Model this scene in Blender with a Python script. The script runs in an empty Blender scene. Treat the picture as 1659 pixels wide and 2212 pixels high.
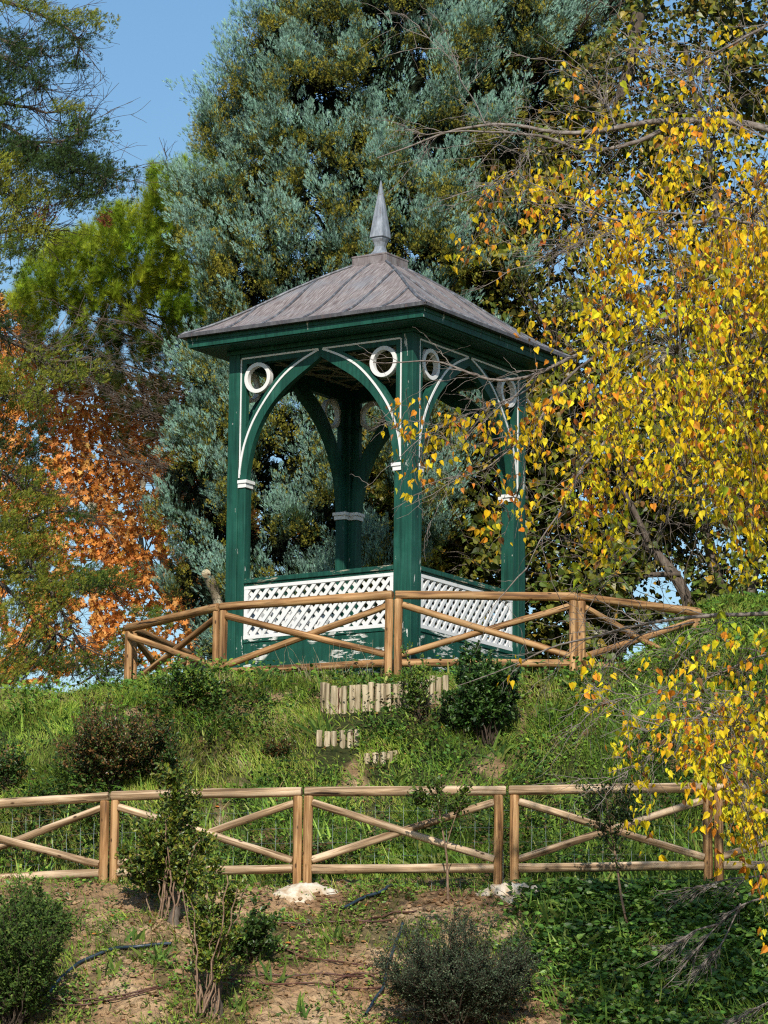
import bpy, math, random
import numpy as np
from math import sin, cos, tan, pi, radians, atan
from mathutils import Vector, Matrix, Euler

SC = bpy.context.scene
COL = SC.collection
rng = np.random.default_rng(7)
random.seed(7)

# ------------------------------------------------------------------ camera
F_V, CXV, CYV = 8641.0, 829.5, 1106.0
PITCH, ROLL = 0.1838, 0.0107
CAMZ = 1.6

def at(vx, vy, D):
    """picture position + world depth -> world point(s)"""
    vx = np.asarray(vx, float); vy = np.asarray(vy, float); D = np.asarray(D, float)
    a = (vx-CXV)/F_V; b = (CYV-vy)/F_V
    x = a*cos(ROLL)-b*sin(ROLL); y = a*sin(ROLL)+b*cos(ROLL)
    dy = cos(PITCH)-y*sin(PITCH); dz = sin(PITCH)+y*cos(PITCH)
    k = D/dy
    return np.stack([x*k, D+0*x, CAMZ+dz*k], -1)

def toview(P):
    P = np.asarray(P, float); X = P[..., 0]; Y = P[..., 1]; Z = P[..., 2]-CAMZ
    zf = Y*cos(PITCH)+Z*sin(PITCH); u = -Y*sin(PITCH)+Z*cos(PITCH)
    r = X*cos(ROLL)+u*sin(ROLL); u2 = -X*sin(ROLL)+u*cos(ROLL)
    return np.stack([CXV+F_V*r/zf, CYV-F_V*u2/zf], -1)

cam_d = bpy.data.cameras.new('camera'); cam = bpy.data.objects.new('camera', cam_d); COL.objects.link(cam)
cam.location = (0, 0, CAMZ)
cam.rotation_euler = (Matrix.Rotation(pi/2+PITCH, 3, 'X') @ Matrix.Rotation(ROLL, 3, 'Z')).to_euler()
cam_d.sensor_fit = 'VERTICAL'; cam_d.sensor_height = 24; cam_d.sensor_width = 18
cam_d.lens = 24*F_V/2212.0
cam_d.clip_start = 0.5; cam_d.clip_end = 3000
SC.camera = cam

# ------------------------------------------------------------------ noise
def _h(ix, iy, s):
    n = (ix.astype(np.int64)*374761393 + iy.astype(np.int64)*668265263 + s*1442695041) & 0xffffffff
    n = ((n ^ (n >> 13))*1274126177) & 0xffffffff
    n = n ^ (n >> 16)
    return (n & 0xffffff)/float(0xffffff)
def vn(x, y, s=0):
    x = np.asarray(x, float); y = np.asarray(y, float)
    ix = np.floor(x); iy = np.floor(y); fx = x-ix; fy = y-iy
    fx = fx*fx*(3-2*fx); fy = fy*fy*(3-2*fy)
    a = _h(ix, iy, s); b = _h(ix+1, iy, s); c = _h(ix, iy+1, s); d = _h(ix+1, iy+1, s)
    return (a*(1-fx)+b*fx)*(1-fy)+(c*(1-fx)+d*fx)*fy
def fbm(x, y, s=0, o=4):
    v = 0; w = .5; t = 0
    for i in range(o):
        v = v+w*vn(x*2**i, y*2**i, s+i*17); t += w; w *= .5
    return v/t
def sstep(a, b, x):
    t = np.clip((np.asarray(x, float)-a)/(b-a), 0, 1); return t*t*(3-2*t)
def norm(v):
    return v/np.maximum(np.linalg.norm(v, axis=-1, keepdims=True), 1e-9)

# ------------------------------------------------------------------ terrain height
_py = [-400, 0, 27.5, 30, 33, 35.3, 37.6, 38.6, 39.3, 42.6, 43.3, 48, 60, 80, 130, 400, 1500]
_pz = [0, 0, 0.0, .75, 2.35, 3.56, 4.95, 5.08, 5.35, 7.62, 7.76, 7.76, 7.6, 6.6, 0, 0, 0]
def H(x, y):
    x = np.asarray(x, float); y = np.asarray(y, float)
    near = sstep(28, 31, y)*(1-sstep(60, 75, y))
    yy = y+(fbm(x*.55, y*.3, 5)-.5)*1.0*sstep(30, 34, y)*(1-sstep(36.6, 37.4, y))+(fbm(x*.7, y*.5, 9)-.5)*.9*sstep(39.2, 40.2, y)*(1-sstep(41.8, 42.5, y))
    z = np.interp(yy, _py, _pz)
    z = z+1.25*sstep(2.1, 4.0, x)*sstep(41.8, 45.2, y)*(1-sstep(60, 80, y))*(1-sstep(14, 30, x))
    z = z+.28*sstep(1.5, 4.0, x)*sstep(39, 41, y)*(1-sstep(42, 44, y))
    z = z-.5*sstep(-4, -9, x)*near-.28*sstep(-1.9, -3.6, x)*sstep(41.5, 43.5, y)*(1-sstep(50, 60, y))
    z = z+near*((fbm(x*1.1, y*1.1, 1)-.5)*.16*(1-.6*sstep(43, 44, y))+(fbm(x*5, y*5, 2)-.5)*(.07+.07*(1-sstep(37.5, 38.5, y)))+(fbm(x*17, y*17, 3, 2)-.5)*(.022+.022*(1-sstep(38, 39, y))))
    return z

_DD = np.arange(29.0, 70, .04)
def ground(vx, vy):
    """first point of the terrain along the line of sight"""
    P = at(np.full_like(_DD, vx), np.full_like(_DD, vy), _DD)
    below = P[:, 2] <= H(P[:, 0], P[:, 1])
    i = int(np.argmax(below)) if below.any() else len(_DD)-1
    return P[i]

# ------------------------------------------------------------------ mesh building
def raw_mesh(name, V, F, mats=None, tint=None, smooth=False, fm=None):
    """V (n,3); F list of arrays (m,k)"""
    me = bpy.data.meshes.new(name)
    V = np.ascontiguousarray(V, dtype=np.float32)
    me.vertices.add(len(V)); me.vertices.foreach_set('co', V.ravel())
    F = [f for f in F if len(f)]
    nl = sum(f.size for f in F); npoly = sum(len(f) for f in F)
    me.loops.add(nl); me.polygons.add(npoly)
    me.loops.foreach_set('vertex_index', np.concatenate([f.ravel() for f in F]).astype(np.int32))
    tot = np.concatenate([np.full(len(f), f.shape[1], np.int32) for f in F])
    st = np.concatenate([[0], np.cumsum(tot)[:-1]]).astype(np.int32)
    me.polygons.foreach_set('loop_start', st)
    me.polygons.foreach_set('loop_total', tot)
    me.polygons.foreach_set('use_smooth', np.full(npoly, bool(smooth)))
    if fm is not None: me.polygons.foreach_set('material_index', fm.astype(np.int32))
    if tint is not None:
        a = me.color_attributes.new('tint', 'FLOAT_COLOR', 'POINT')
        c = np.ones((len(V), 4), np.float32); c[:, :3] = tint
        a.data.foreach_set('color', c.ravel())
    for m in (mats or []): me.materials.append(m)
    me.update(calc_edges=True)
    return me

def link(name, me, parent=None, loc=None, rot=None):
    o = bpy.data.objects.new(name, me); COL.objects.link(o)
    if parent is not None: o.parent = parent
    if loc is not None: o.location = loc
    if rot is not None: o.rotation_euler = rot
    return o

def tag(o, label=None, cat=None, group=None, kind=None):
    if label: o['label'] = label
    if cat: o['category'] = cat
    if group: o['group'] = group
    if kind: o['kind'] = kind
    return o

def empty(name, loc, label, cat, group=None, rotz=0):
    o = bpy.data.objects.new(name, None); COL.objects.link(o)
    o.empty_display_size = .2
    o.location = loc; o.rotation_euler = (0, 0, rotz)
    return tag(o, label, cat, group)

class MB:
    """collects pieces of ONE mesh"""
    def __init__(s): s.V = []; s.F = []; s.T = []; s.n = 0
    def add(s, V, F, t=None):
        V = np.asarray(V, float); s.V.append(V)
        for f in (F if isinstance(F, list) else [F]): s.F.append(np.asarray(f, int)+s.n)
        if t is not None: s.T.append(np.broadcast_to(np.asarray(t, float), (len(V), 3)))
        s.n += len(V); return s
    def box(s, x0, x1, y0, y1, z0, z1, t=None):
        V = [(x, y, z) for x in (x0, x1) for y in (y0, y1) for z in (z0, z1)]
        F = [(0, 1, 3, 2), (4, 6, 7, 5), (0, 4, 5, 1), (2, 3, 7, 6), (0, 2, 6, 4), (1, 5, 7, 3)]
        return s.add(V, np.array(F), t)
    def prism(s, poly, y0, y1, t=None):
        """closed polygon in x,z extruded in y. poly may be concave; built as a strip if even pair list given"""
        n = len(poly); A = [(p[0], y0, p[1]) for p in poly]; B = [(p[0], y1, p[1]) for p in poly]
        from mathutils.geometry import tessellate_polygon
        tr = tessellate_polygon([[Vector((p[0], p[1], 0)) for p in poly]])
        F3 = [tuple(t_) for t_ in tr]+[tuple(i+n for i in reversed(t_)) for t_ in tr]
        F4 = [(i, (i+1) % n, (i+1) % n+n, i+n) for i in range(n)]
        return s.add(A+B, [np.array(F3), np.array(F4)], t)
    def build(s, name, mat, parent=None, origin=None, smooth=False, bevel=0):
        V = np.concatenate(s.V)
        o0 = None
        if origin is not None: V = V-np.asarray(origin); o0 = origin
        T = np.concatenate(s.T) if s.T else None
        o = link(name, raw_mesh(name, V, s.F, [mat], T, smooth), parent, o0)
        if bevel:
            m = o.modifiers.new('b', 'BEVEL'); m.width = bevel; m.segments = 2; m.limit_method = 'ANGLE'
        return o

def tubes(P, R, k=4, t=None):
    """P (N,n,3), R (N,n) -> V,F,T for N tubes"""
    P = np.asarray(P, float); R = np.asarray(R, float)
    N, n, _ = P.shape
    Tn = np.empty_like(P); Tn[:, 1:-1] = P[:, 2:]-P[:, :-2]; Tn[:, 0] = P[:, 1]-P[:, 0]; Tn[:, -1] = P[:, -1]-P[:, -2]
    Tn = norm(Tn)
    ref = np.tile(np.array([.13, .21, 1.]), (N, 1)); d = norm(P[:, -1]-P[:, 0])
    ref[np.abs(d[:, 2]) > .8] = (1, .1, .05)
    A = norm(np.cross(Tn, ref[:, None, :])); B = np.cross(Tn, A)
    an = np.arange(k)*2*pi/k
    V = P[:, :, None, :]+R[:, :, None, None]*(A[:, :, None, :]*np.cos(an)[:, None]+B[:, :, None, :]*np.sin(an)[:, None])
    idx = np.arange(N*n*k).reshape(N, n, k)
    a = idx[:, :-1, :]; b = idx[:, 1:, :]
    F = np.stack([a, np.roll(a, -1, 2), np.roll(b, -1, 2), b], -1).reshape(-1, 4)
    T = None
    if t is not None: T = np.repeat(np.broadcast_to(np.asarray(t, float), (N, 3)), n*k, 0)
    return V.reshape(-1, 3), F, T

def smooth_line(pts, n):
    pts = np.asarray(pts, float); m = len(pts)
    d = np.concatenate([[0], np.cumsum(np.linalg.norm(np.diff(pts, axis=0), axis=1))])
    s = np.linspace(0, d[-1], n)
    out = np.stack([np.interp(s, d, pts[:, i]) for i in range(pts.shape[1])], -1)
    for _ in range(2): out[1:-1] = .5*out[1:-1]+.25*(out[2:]+out[:-2])
    return out

def inst(tv, tf, P, D, N, L, Wd, col, colvar=None):
    """copies of a leaf template (u along, v across, w out of plane) into one array set"""
    n = len(P); D = norm(D); S = norm(np.cross(D, N)); N2 = np.cross(S, D)
    L = np.broadcast_to(L, (n,)); Wd = np.broadcast_to(Wd, (n,))
    V = (P[:, None]+tv[None, :, 0, None]*(D*L[:, None])[:, None]
         + tv[None, :, 1, None]*(S*Wd[:, None])[:, None]+tv[None, :, 2, None]*(N2*Wd[:, None])[:, None])
    F = (tf[None]+(np.arange(n)*len(tv))[:, None, None]).reshape(-1, tf.shape[1])
    T = np.repeat(col, len(tv), 0)
    return V.reshape(-1, 3), F, T

def rv(n):  # random unit vectors
    return norm(rng.normal(size=(n, 3)))

# leaf templates: (u,v,w)
LEAF_OVAL = (np.array([(0, 0, 0), (.35, .5, .12), (.35, -.5, .12), (.7, .38, .08), (.7, -.38, .08), (1, 0, -.05), (.35, 0, 0), (.7, 0, 0)]),
             np.array([(0, 1, 6), (0, 6, 2), (1, 3, 7), (1, 7, 6), (6, 7, 4), (6, 4, 2), (3, 5, 7), (7, 5, 4)]))
LEAF_SMALL = (np.array([(0, 0, 0), (.45, .5, .1), (.45, -.5, .1), (1, 0, 0)]), np.array([(0, 1, 3), (0, 3, 2)]))
LEAF_HEART = (np.array([(0, 0, 0), (-.06, .28, .1), (-.06, -.28, .1), (.22, .52, .2), (.22, -.52, .2), (.52, .4, .14), (.52, -.4, .14), (.78, .14, .02), (.78, -.14, .02), (1.05, 0, -.08), (.3, 0, 0), (.62, 0, -.02)]),
              np.array([(0, 10, 3), (0, 3, 1), (0, 4, 10), (0, 2, 4), (10, 5, 3), (10, 11, 5), (10, 4, 6), (10, 6, 11), (11, 7, 5), (11, 6, 8), (11, 9, 7), (11, 8, 9)]))
LEAF_MAPLE = (np.array([(0, 0, 0), (-.1, .45, .1), (.3, .22, 0), (.45, .6, .12), (.55, .2, 0), (1, 0, -.1), (.55, -.2, 0), (.45, -.6, .12), (.3, -.22, 0), (-.1, -.45, .1)]),
              np.array([(0, 2, 1), (0, 4, 2), (2, 4, 3), (0, 6, 4), (4, 6, 5), (0, 8, 6), (6, 8, 7), (0, 9, 8)]))
BLADE = (np.array([(0, .5, 0), (0, -.5, 0), (.45, .42, .0), (.45, -.42, .0), (.8, .22, 0), (.8, -.22, 0), (1, 0, 0)]),
         np.array([(0, 1, 3), (0, 3, 2), (2, 3, 5), (2, 5, 4), (4, 5, 6)]))

def sprig_tmpl(nside, ang, ln, w):
    V = [(0, -w, 0), (0, w, 0), (1, 0, 0)]; F = [(0, 1, 2)]
    for i in range(nside):
        u = .12+.7*i/nside; s = 1 if i % 2 else -1; l = ln*(1-.55*u)
        zz = (.25 if i % 3 else -.35)*l
        b = len(V); V += [(u-w*.8, 0, 0), (u+w*.8, 0, 0), (u+l*cos(ang), s*l*sin(ang), zz)]; F.append((b, b+1, b+2))
    V = np.array(V); return V, np.array(F)
SPRIG = sprig_tmpl(8, .75, .52, .085)
def tuft_tmpl(n, seed, w=.018, spread=1.15):
    r = np.random.default_rng(seed); V = []; F = []
    for i in range(n):
        a = r.uniform(0, 2*pi); e = spread*math.sqrt(r.uniform(.02, 1)); l = r.uniform(.75, 1)
        d = np.array([cos(e), sin(e)*cos(a), sin(e)*sin(a)]); s = np.array([0, -sin(a), cos(a)])
        b0 = np.array([r.uniform(0, .25), 0, 0])
        b = len(V); V += [b0-s*w, b0+s*w, b0+d*l]; F.append((b, b+1, b+2))
    return np.array(V), np.array(F)
TUFT = tuft_tmpl(34, 3)

def inpoly(poly, X, Y):
    p = np.asarray(poly, float); c = np.zeros(len(X), bool); j = len(p)-1
    for i in range(len(p)):
        xi, yi = p[i]; xj, yj = p[j]
        m = ((yi > Y) != (yj > Y)) & (X < (xj-xi)*(Y-yi)/(yj-yi+1e-12)+xi)
        c ^= m; j = i
    return c
def polyfill(poly, n, gen=None):
    g = gen or rng; p = np.asarray(poly, float); lo = p.min(0); hi = p.max(0); out = []
    tot = 0
    while tot < n:
        q = g.uniform(lo, hi, (n*2, 2)); q = q[inpoly(poly, q[:, 0], q[:, 1])]; out.append(q); tot += len(q)
    return np.concatenate(out)[:n]

def mixc(a, b, t):
    t = np.asarray(t)[..., None]; return np.asarray(a)*(1-t)+np.asarray(b)*t
def jit(c, s=.18, h=.06):
    n = len(c); return np.clip(c*(1+rng.normal(0, s, (n, 1)))*(1+rng.normal(0, h, (n, 3))), .004, 1)

# ------------------------------------------------------------------ materials
def newmat(name):
    m = bpy.data.materials.new(name); m.use_nodes = True; nt = m.node_tree; nt.nodes.clear()
    return m, nt, nt.nodes, nt.links
def nd(nodes, typ, **kw):
    n = nodes.new(typ)
    for k, v in kw.items():
        if k in n.inputs.keys(): n.inputs[k].default_value = v
        else: setattr(n, k, v)
    return n
def ramp(nodes, stops):
    r = nodes.new('ShaderNodeValToRGB'); e = r.color_ramp.elements
    while len(e) < len(stops): e.new(.5)
    for i, (p, c) in enumerate(stops):
        e[i].position = p; e[i].color = (c, c, c, 1) if isinstance(c, (int, float)) else (*c, 1)
    return r
def coords(nodes, links, kind='Object', scale=(1, 1, 1), rot=(0, 0, 0)):
    t = nodes.new('ShaderNodeTexCoord'); m = nodes.new('ShaderNodeMapping')
    m.inputs['Scale'].default_value = scale; m.inputs['Rotation'].default_value = rot
    links.new(t.outputs[kind], m.inputs['Vector']); return m.outputs['Vector']
def mixn(nodes, links, f, a, b, mode='MIX'):
    m = nodes.new('ShaderNodeMix'); m.data_type = 'RGBA'; m.blend_type = mode
    for s, v in ((0, f), (6, a), (7, b)):
        if hasattr(v, 'is_output'): links.new(v, m.inputs[s])
        elif s == 0: m.inputs[0].default_value = v
        else: m.inputs[s].default_value = (*v, 1)
    return m.outputs[2]
def finish(nodes, links, color, rough=.6, bump=None, bstr=.3, bdist=.02, metal=0, spec=.5):
    b = nodes.new('ShaderNodeBsdfPrincipled'); o = nodes.new('ShaderNodeOutputMaterial')
    if hasattr(color, 'is_output'): links.new(color, b.inputs['Base Color'])
    else: b.inputs['Base Color'].default_value = (*color, 1)
    if hasattr(rough, 'is_output'): links.new(rough, b.inputs['Roughness'])
    else: b.inputs['Roughness'].default_value = rough
    b.inputs['Metallic'].default_value = metal
    b.inputs['Specular IOR Level'].default_value = spec
    if bump is not None:
        n = nodes.new('ShaderNodeBump'); n.inputs['Strength'].default_value = bstr; n.inputs['Distance'].default_value = bdist
        links.new(bump, n.inputs['Height']); links.new(n.outputs[0], b.inputs['Normal'])
    links.new(b.outputs[0], o.inputs[0]); return b

def leafmat(name, trans=.35, rough=.5, spec=.35, gain=1.0):
    m, nt, ns, ls = newmat(name)
    a = ns.new('ShaderNodeAttribute'); a.attribute_name = 'tint'
    nz = nd(ns, 'ShaderNodeTexNoise', Scale=30.0, Detail=2.0)
    ls.new(coords(ns, ls), nz.inputs['Vector'])
    r = ramp(ns, [(.3, .75*gain), (.7, 1.2*gain)]); ls.new(nz.outputs[0], r.inputs[0])
    c = mixn(ns, ls, 1.0, a.outputs['Color'], r.outputs[0], 'MULTIPLY')
    b = ns.new('ShaderNodeBsdfPrincipled'); ls.new(c, b.inputs['Base Color'])
    b.inputs['Roughness'].default_value = rough; b.inputs['Specular IOR Level'].default_value = spec
    o = ns.new('ShaderNodeOutputMaterial')
    if trans > 0:
        t = ns.new('ShaderNodeBsdfTranslucent'); ls.new(c, t.inputs[0])
        x = ns.new('ShaderNodeMixShader'); x.inputs[0].default_value = trans
        ls.new(b.outputs[0], x.inputs[1]); ls.new(t.outputs[0], x.inputs[2]); ls.new(x.outputs[0], o.inputs[0])
    else: ls.new(b.outputs[0], o.inputs[0])
    return m

def green_paint(name, chips=0.0, base=(.012, .074, .050)):
    m, nt, ns, ls = newmat(name)
    v = coords(ns, ls)
    n1 = nd(ns, 'ShaderNodeTexNoise', Scale=3.0, Detail=6.0, Roughness=.6); ls.new(v, n1.inputs['Vector'])
    r1 = ramp(ns, [(.3, tuple(c*.72 for c in base)), (.55, base), (.8, tuple(c*1.3+.012 for c in base))]); ls.new(n1.outputs[0], r1.inputs[0])
    n2 = nd(ns, 'ShaderNodeTexNoise', Scale=1.0, Detail=5.0, Roughness=.7)
    ls.new(coords(ns, ls, scale=(5, 5, 60) if chips < 0 else (3.2, 3.2, 15) if chips > .4 else (11, 11, 2.2)), n2.inputs['Vector'])
    col = r1.outputs[0]
    if chips:
        lo = 1-abs(chips)
        r2 = ramp(ns, [(lo, 0.0), (lo+.012, 1.0)]); ls.new(n2.outputs[0], r2.inputs[0])
        n3 = nd(ns, 'ShaderNodeTexNoise', Scale=1.6, Detail=1.0); ls.new(v, n3.inputs['Vector'])
        r3 = ramp(ns, [(.47, 0.0), (.5, 1.0)]); ls.new(n3.outputs[0], r3.inputs[0])
        mm = nd(ns, 'ShaderNodeMath', operation='MULTIPLY'); ls.new(r2.outputs[0], mm.inputs[0]); ls.new(r3.outputs[0], mm.inputs[1])
        col = mixn(ns, ls, mm.outputs[0], col, (.62, .62, .56) if chips > 0 else (.42, .36, .26))
    ng = nd(ns, 'ShaderNodeTexNoise', Scale=1.0, Detail=4.0, Roughness=.6); ls.new(coords(ns, ls, scale=(26, 26, 1.6)), ng.inputs['Vector'])
    rg = ramp(ns, [(.32, .62), (.5, 1.0), (.72, 1.28)]); ls.new(ng.outputs[0], rg.inputs[0])
    col = mixn(ns, ls, 1.0, col, rg.outputs[0], 'MULTIPLY')
    finish(ns, ls, col, .5, ng.outputs[0], .15, .006, spec=.22); return m
def white_paint(name, base=(.74, .73, .70)):
    m, nt, ns, ls = newmat(name)
    n1 = nd(ns, 'ShaderNodeTexNoise', Scale=4.0, Detail=7.0, Roughness=.65); ls.new(coords(ns, ls, scale=(1, 1, .5)), n1.inputs['Vector'])
    r1 = ramp(ns, [(.25, (.45, .42, .35)), (.40, base), (.9, tuple(min(.85, c*1.06) for c in base))]); ls.new(n1.outputs[0], r1.inputs[0])
    finish(ns, ls, r1.outputs[0], .5, n1.outputs[0], .15, .006); return m

M = {}
M['green'] = green_paint('green_paint', .36)
M['green_plain'] = green_paint('green_paint_clean')
M['green_worn'] = green_paint('worn_rail_paint', -.42)
M['green_panel'] = green_paint('peeling_green_panel', .455)
M['green_dark'] = green_paint('soffit_paint', 0, (.014, .085, .055))
M['white'] = white_paint('white_paint')
M['ring'] = white_paint('ring_paint', (.72, .71, .68))
M['beige'] = white_paint('ceiling_rib_paint', (.30, .28, .20))

def roofmat():
    m, nt, ns, ls = newmat('weathered_zinc')
    v = coords(ns, ls, scale=(1, 1, 1))
    n1 = nd(ns, 'ShaderNodeTexNoise', Scale=2.0, Detail=5.0, Roughness=.6); ls.new(v, n1.inputs['Vector'])
    a = ns.new('ShaderNodeAttribute'); a.attribute_name = 'tint'   # x: along the eave, y: down the slope
    mp = ns.new('ShaderNodeMapping'); mp.inputs['Scale'].default_value = (60, 4.5, 3); ls.new(a.outputs['Color'], mp.inputs['Vector'])
    n2 = nd(ns, 'ShaderNodeTexNoise', Scale=1.0, Detail=6.0, Roughness=.72, Distortion=.4); ls.new(mp.outputs[0], n2.inputs['Vector'])
    r1 = ramp(ns, [(.34, (.10, .072, .066)), (.45, (.18, .142, .134)), (.54, (.27, .232, .22)), (.68, (.42, .39, .375))]); ls.new(n2.outputs[0], r1.inputs[0])
    r2 = ramp(ns, [(.52, 0.0), (.72, .8)]); ls.new(n1.outputs[0], r2.inputs[0])
    c = mixn(ns, ls, r2.outputs[0], r1.outputs[0], (.20, .215, .235))
    finish(ns, ls, c, .62, n2.outputs[0], .25, .006, metal=.0, spec=.4); return m
def leadmat(name='grey_lead', a=(.24, .26, .285), b=(.48, .50, .53)):
    m, nt, ns, ls = newmat(name)
    n1 = nd(ns, 'ShaderNodeTexNoise', Scale=1.0, Detail=6.0, Roughness=.7); ls.new(coords(ns, ls, scale=(14, 14, 4)), n1.inputs['Vector'])
    r1 = ramp(ns, [(.33, (.13, .095, .09)), (.45, a), (.7, b)]); ls.new(n1.outputs[0], r1.inputs[0])
    finish(ns, ls, r1.outputs[0], .5, n1.outputs[0], .2, .004, metal=.25); return m
M['roof'] = roofmat(); M['lead'] = leadmat(); M['lead_brown'] = leadmat('stained_lead', (.20, .16, .15), (.36, .32, .31)); M['seam_lead'] = leadmat('seam_lead', (.09, .095, .105), (.26, .265, .28)); M['edge_lead'] = leadmat('dark_edge_lead', (.075, .07, .075), (.17, .16, .16))

def logmat(name, dark, mid, light):
    m, nt, ns, ls = newmat(name)
    t = ns.new('ShaderNodeTexCoord'); oi = ns.new('ShaderNodeObjectInfo')
    ad = nd(ns, 'ShaderNodeVectorMath', operation='ADD')
    mu = nd(ns, 'ShaderNodeMath', operation='MULTIPLY'); mu.inputs[1].default_value = 53.0
    ls.new(oi.outputs['Random'], mu.inputs[0]); ls.new(t.outputs['Object'], ad.inputs[0]); ls.new(mu.outputs[0], ad.inputs[1])
    mp = ns.new('ShaderNodeMapping'); mp.inputs['Scale'].default_value = (1.1, 24, 24); ls.new(ad.outputs[0], mp.inputs['Vector'])
    n1 = nd(ns, 'ShaderNodeTexNoise', Scale=1.0, Detail=5.0, Roughness=.62, Distortion=.7); ls.new(mp.outputs[0], n1.inputs['Vector'])
    r1 = ramp(ns, [(.36, dark), (.48, mid), (.60, light)]); ls.new(n1.outputs[0], r1.inputs[0])
    # knots
    mp2 = ns.new('ShaderNodeMapping'); mp2.inputs['Scale'].default_value = (5, 11, 11); ls.new(ad.outputs[0], mp2.inputs['Vector'])
    vo = nd(ns, 'ShaderNodeTexVoronoi', Scale=1.0); ls.new(mp2.outputs[0], vo.inputs['Vector'])
    r2 = ramp(ns, [(.08, 1.0), (.15, 0.0)]); ls.new(vo.outputs['Distance'], r2.inputs[0])
    c = mixn(ns, ls, r2.outputs[0], r1.outputs[0], (.07, .035, .015))
    # cracks
    mp3 = ns.new('ShaderNodeMapping'); mp3.inputs['Scale'].default_value = (1.4, 30, 30); ls.new(ad.outputs[0], mp3.inputs['Vector'])
    n3 = nd(ns, 'ShaderNodeTexNoise', Scale=1.0, Detail=2.0, Roughness=.5); ls.new(mp3.outputs[0], n3.inputs['Vector'])
    r3 = ramp(ns, [(.30, 1.0), (.335, 0.0)]); ls.new(n3.outputs[0], r3.inputs[0])
    c = mixn(ns, ls, r3.outputs[0], c, (.035, .02, .012))
    n4 = nd(ns, 'ShaderNodeTexNoise', Scale=2.2, Detail=3.0); ls.new(ad.outputs[0], n4.inputs['Vector'])
    r4 = ramp(ns, [(.35, .72), (.65, 1.12)]); ls.new(n4.outputs[0], r4.inputs[0])
    c = mixn(ns, ls, 1.0, c, r4.outputs[0], 'MULTIPLY')
    finish(ns, ls, c, .68, n1.outputs[0], .35, .006, spec=.25); return m
M['log'] = logmat('brown_log', (.11, .05, .018), (.33, .17, .065), (.52, .31, .14))
M['log_pale'] = logmat('grey_tan_log', (.16, .095, .045), (.42, .28, .16), (.66, .49, .32))
M['stake'] = logmat('pale_stake', (.15, .11, .06), (.38, .30, .18), (.54, .45, .30))

def simple(name, stops, scale=(8, 8, 8), rough=.85, bstr=.4, bdist=.01, detail=6.0, spec=.2):
    m, nt, ns, ls = newmat(name)
    n1 = nd(ns, 'ShaderNodeTexNoise', Scale=1.0, Detail=detail, Roughness=.65); ls.new(coords(ns, ls, scale=scale), n1.inputs['Vector'])
    r1 = ramp(ns, stops); ls.new(n1.outputs[0], r1.inputs[0])
    finish(ns, ls, r1.outputs[0], rough, n1.outputs[0], bstr, bdist, spec=spec); return m
M['bark'] = simple('grey_brown_bark', [(.3, (.045, .034, .026)), (.5, (.11, .085, .065)), (.7, (.2, .165, .13))], (14, 14, 5))
M['twig'] = simple('grey_twig_bark', [(.3, (.10, .078, .062)), (.5, (.20, .165, .14)), (.7, (.32, .28, .245))], (20, 20, 20))
M['twig_dark'] = simple('dark_twig_bark', [(.3, (.022, .016, .012)), (.5, (.055, .038, .026)), (.7, (.12, .09, .065))], (14, 14, 14))
M['plane_bark'] = simple('mottled_plane_bark', [(.35, (.10, .075, .05)), (.5, (.22, .18, .12)), (.62, (.42, .37, .26))], (5, 5, 3), detail=2.0)
M['stem'] = simple('tan_stem_bark', [(.3, (.13, .075, .045)), (.55, (.27, .175, .115)), (.75, (.36, .26, .18))], (20, 20, 20))
M['footing'] = simple('pale_concrete', [(.36, (.38, .25, .14)), (.46, (.55, .44, .31)), (.62, (.74, .67, .55))], (5, 5, 5), bstr=.8, bdist=.03)
M['pipe'] = simple('blue_black_plastic', [(.3, (.012, .022, .03)), (.7, (.035, .06, .085))], (10, 10, 10), .35, .05, spec=.5)
M['hose'] = simple('brown_drip_hose', [(.3, (.06, .025, .016)), (.7, (.14, .062, .042))], (10, 10, 10), .5, .05, spec=.4)
M['wire'] = simple('galvanised_wire', [(.3, (.22, .30, .30)), (.7, (.42, .5, .5))], (10, 10, 10), .4, .05, spec=.6)
M['rust'] = simple('rusty_iron', [(.3, (.05, .02, .012)), (.7, (.14, .05, .025))], (30, 30, 30))
M['lf'] = leafmat('foliage', .20, .6, .12)
M['lf_pine'] = leafmat('pine_needles', .45, .5, .12)
M['lf_yellow'] = leafmat('autumn_foliage', .40, .5, .15)
M['lf_gloss'] = leafmat('glossy_foliage', .16, .38, .3)
M['lf_blue'] = leafmat('waxy_scale_foliage', .08, .7, .1)
M['grass'] = leafmat('grass_blades', .3, .55, .12)

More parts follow.
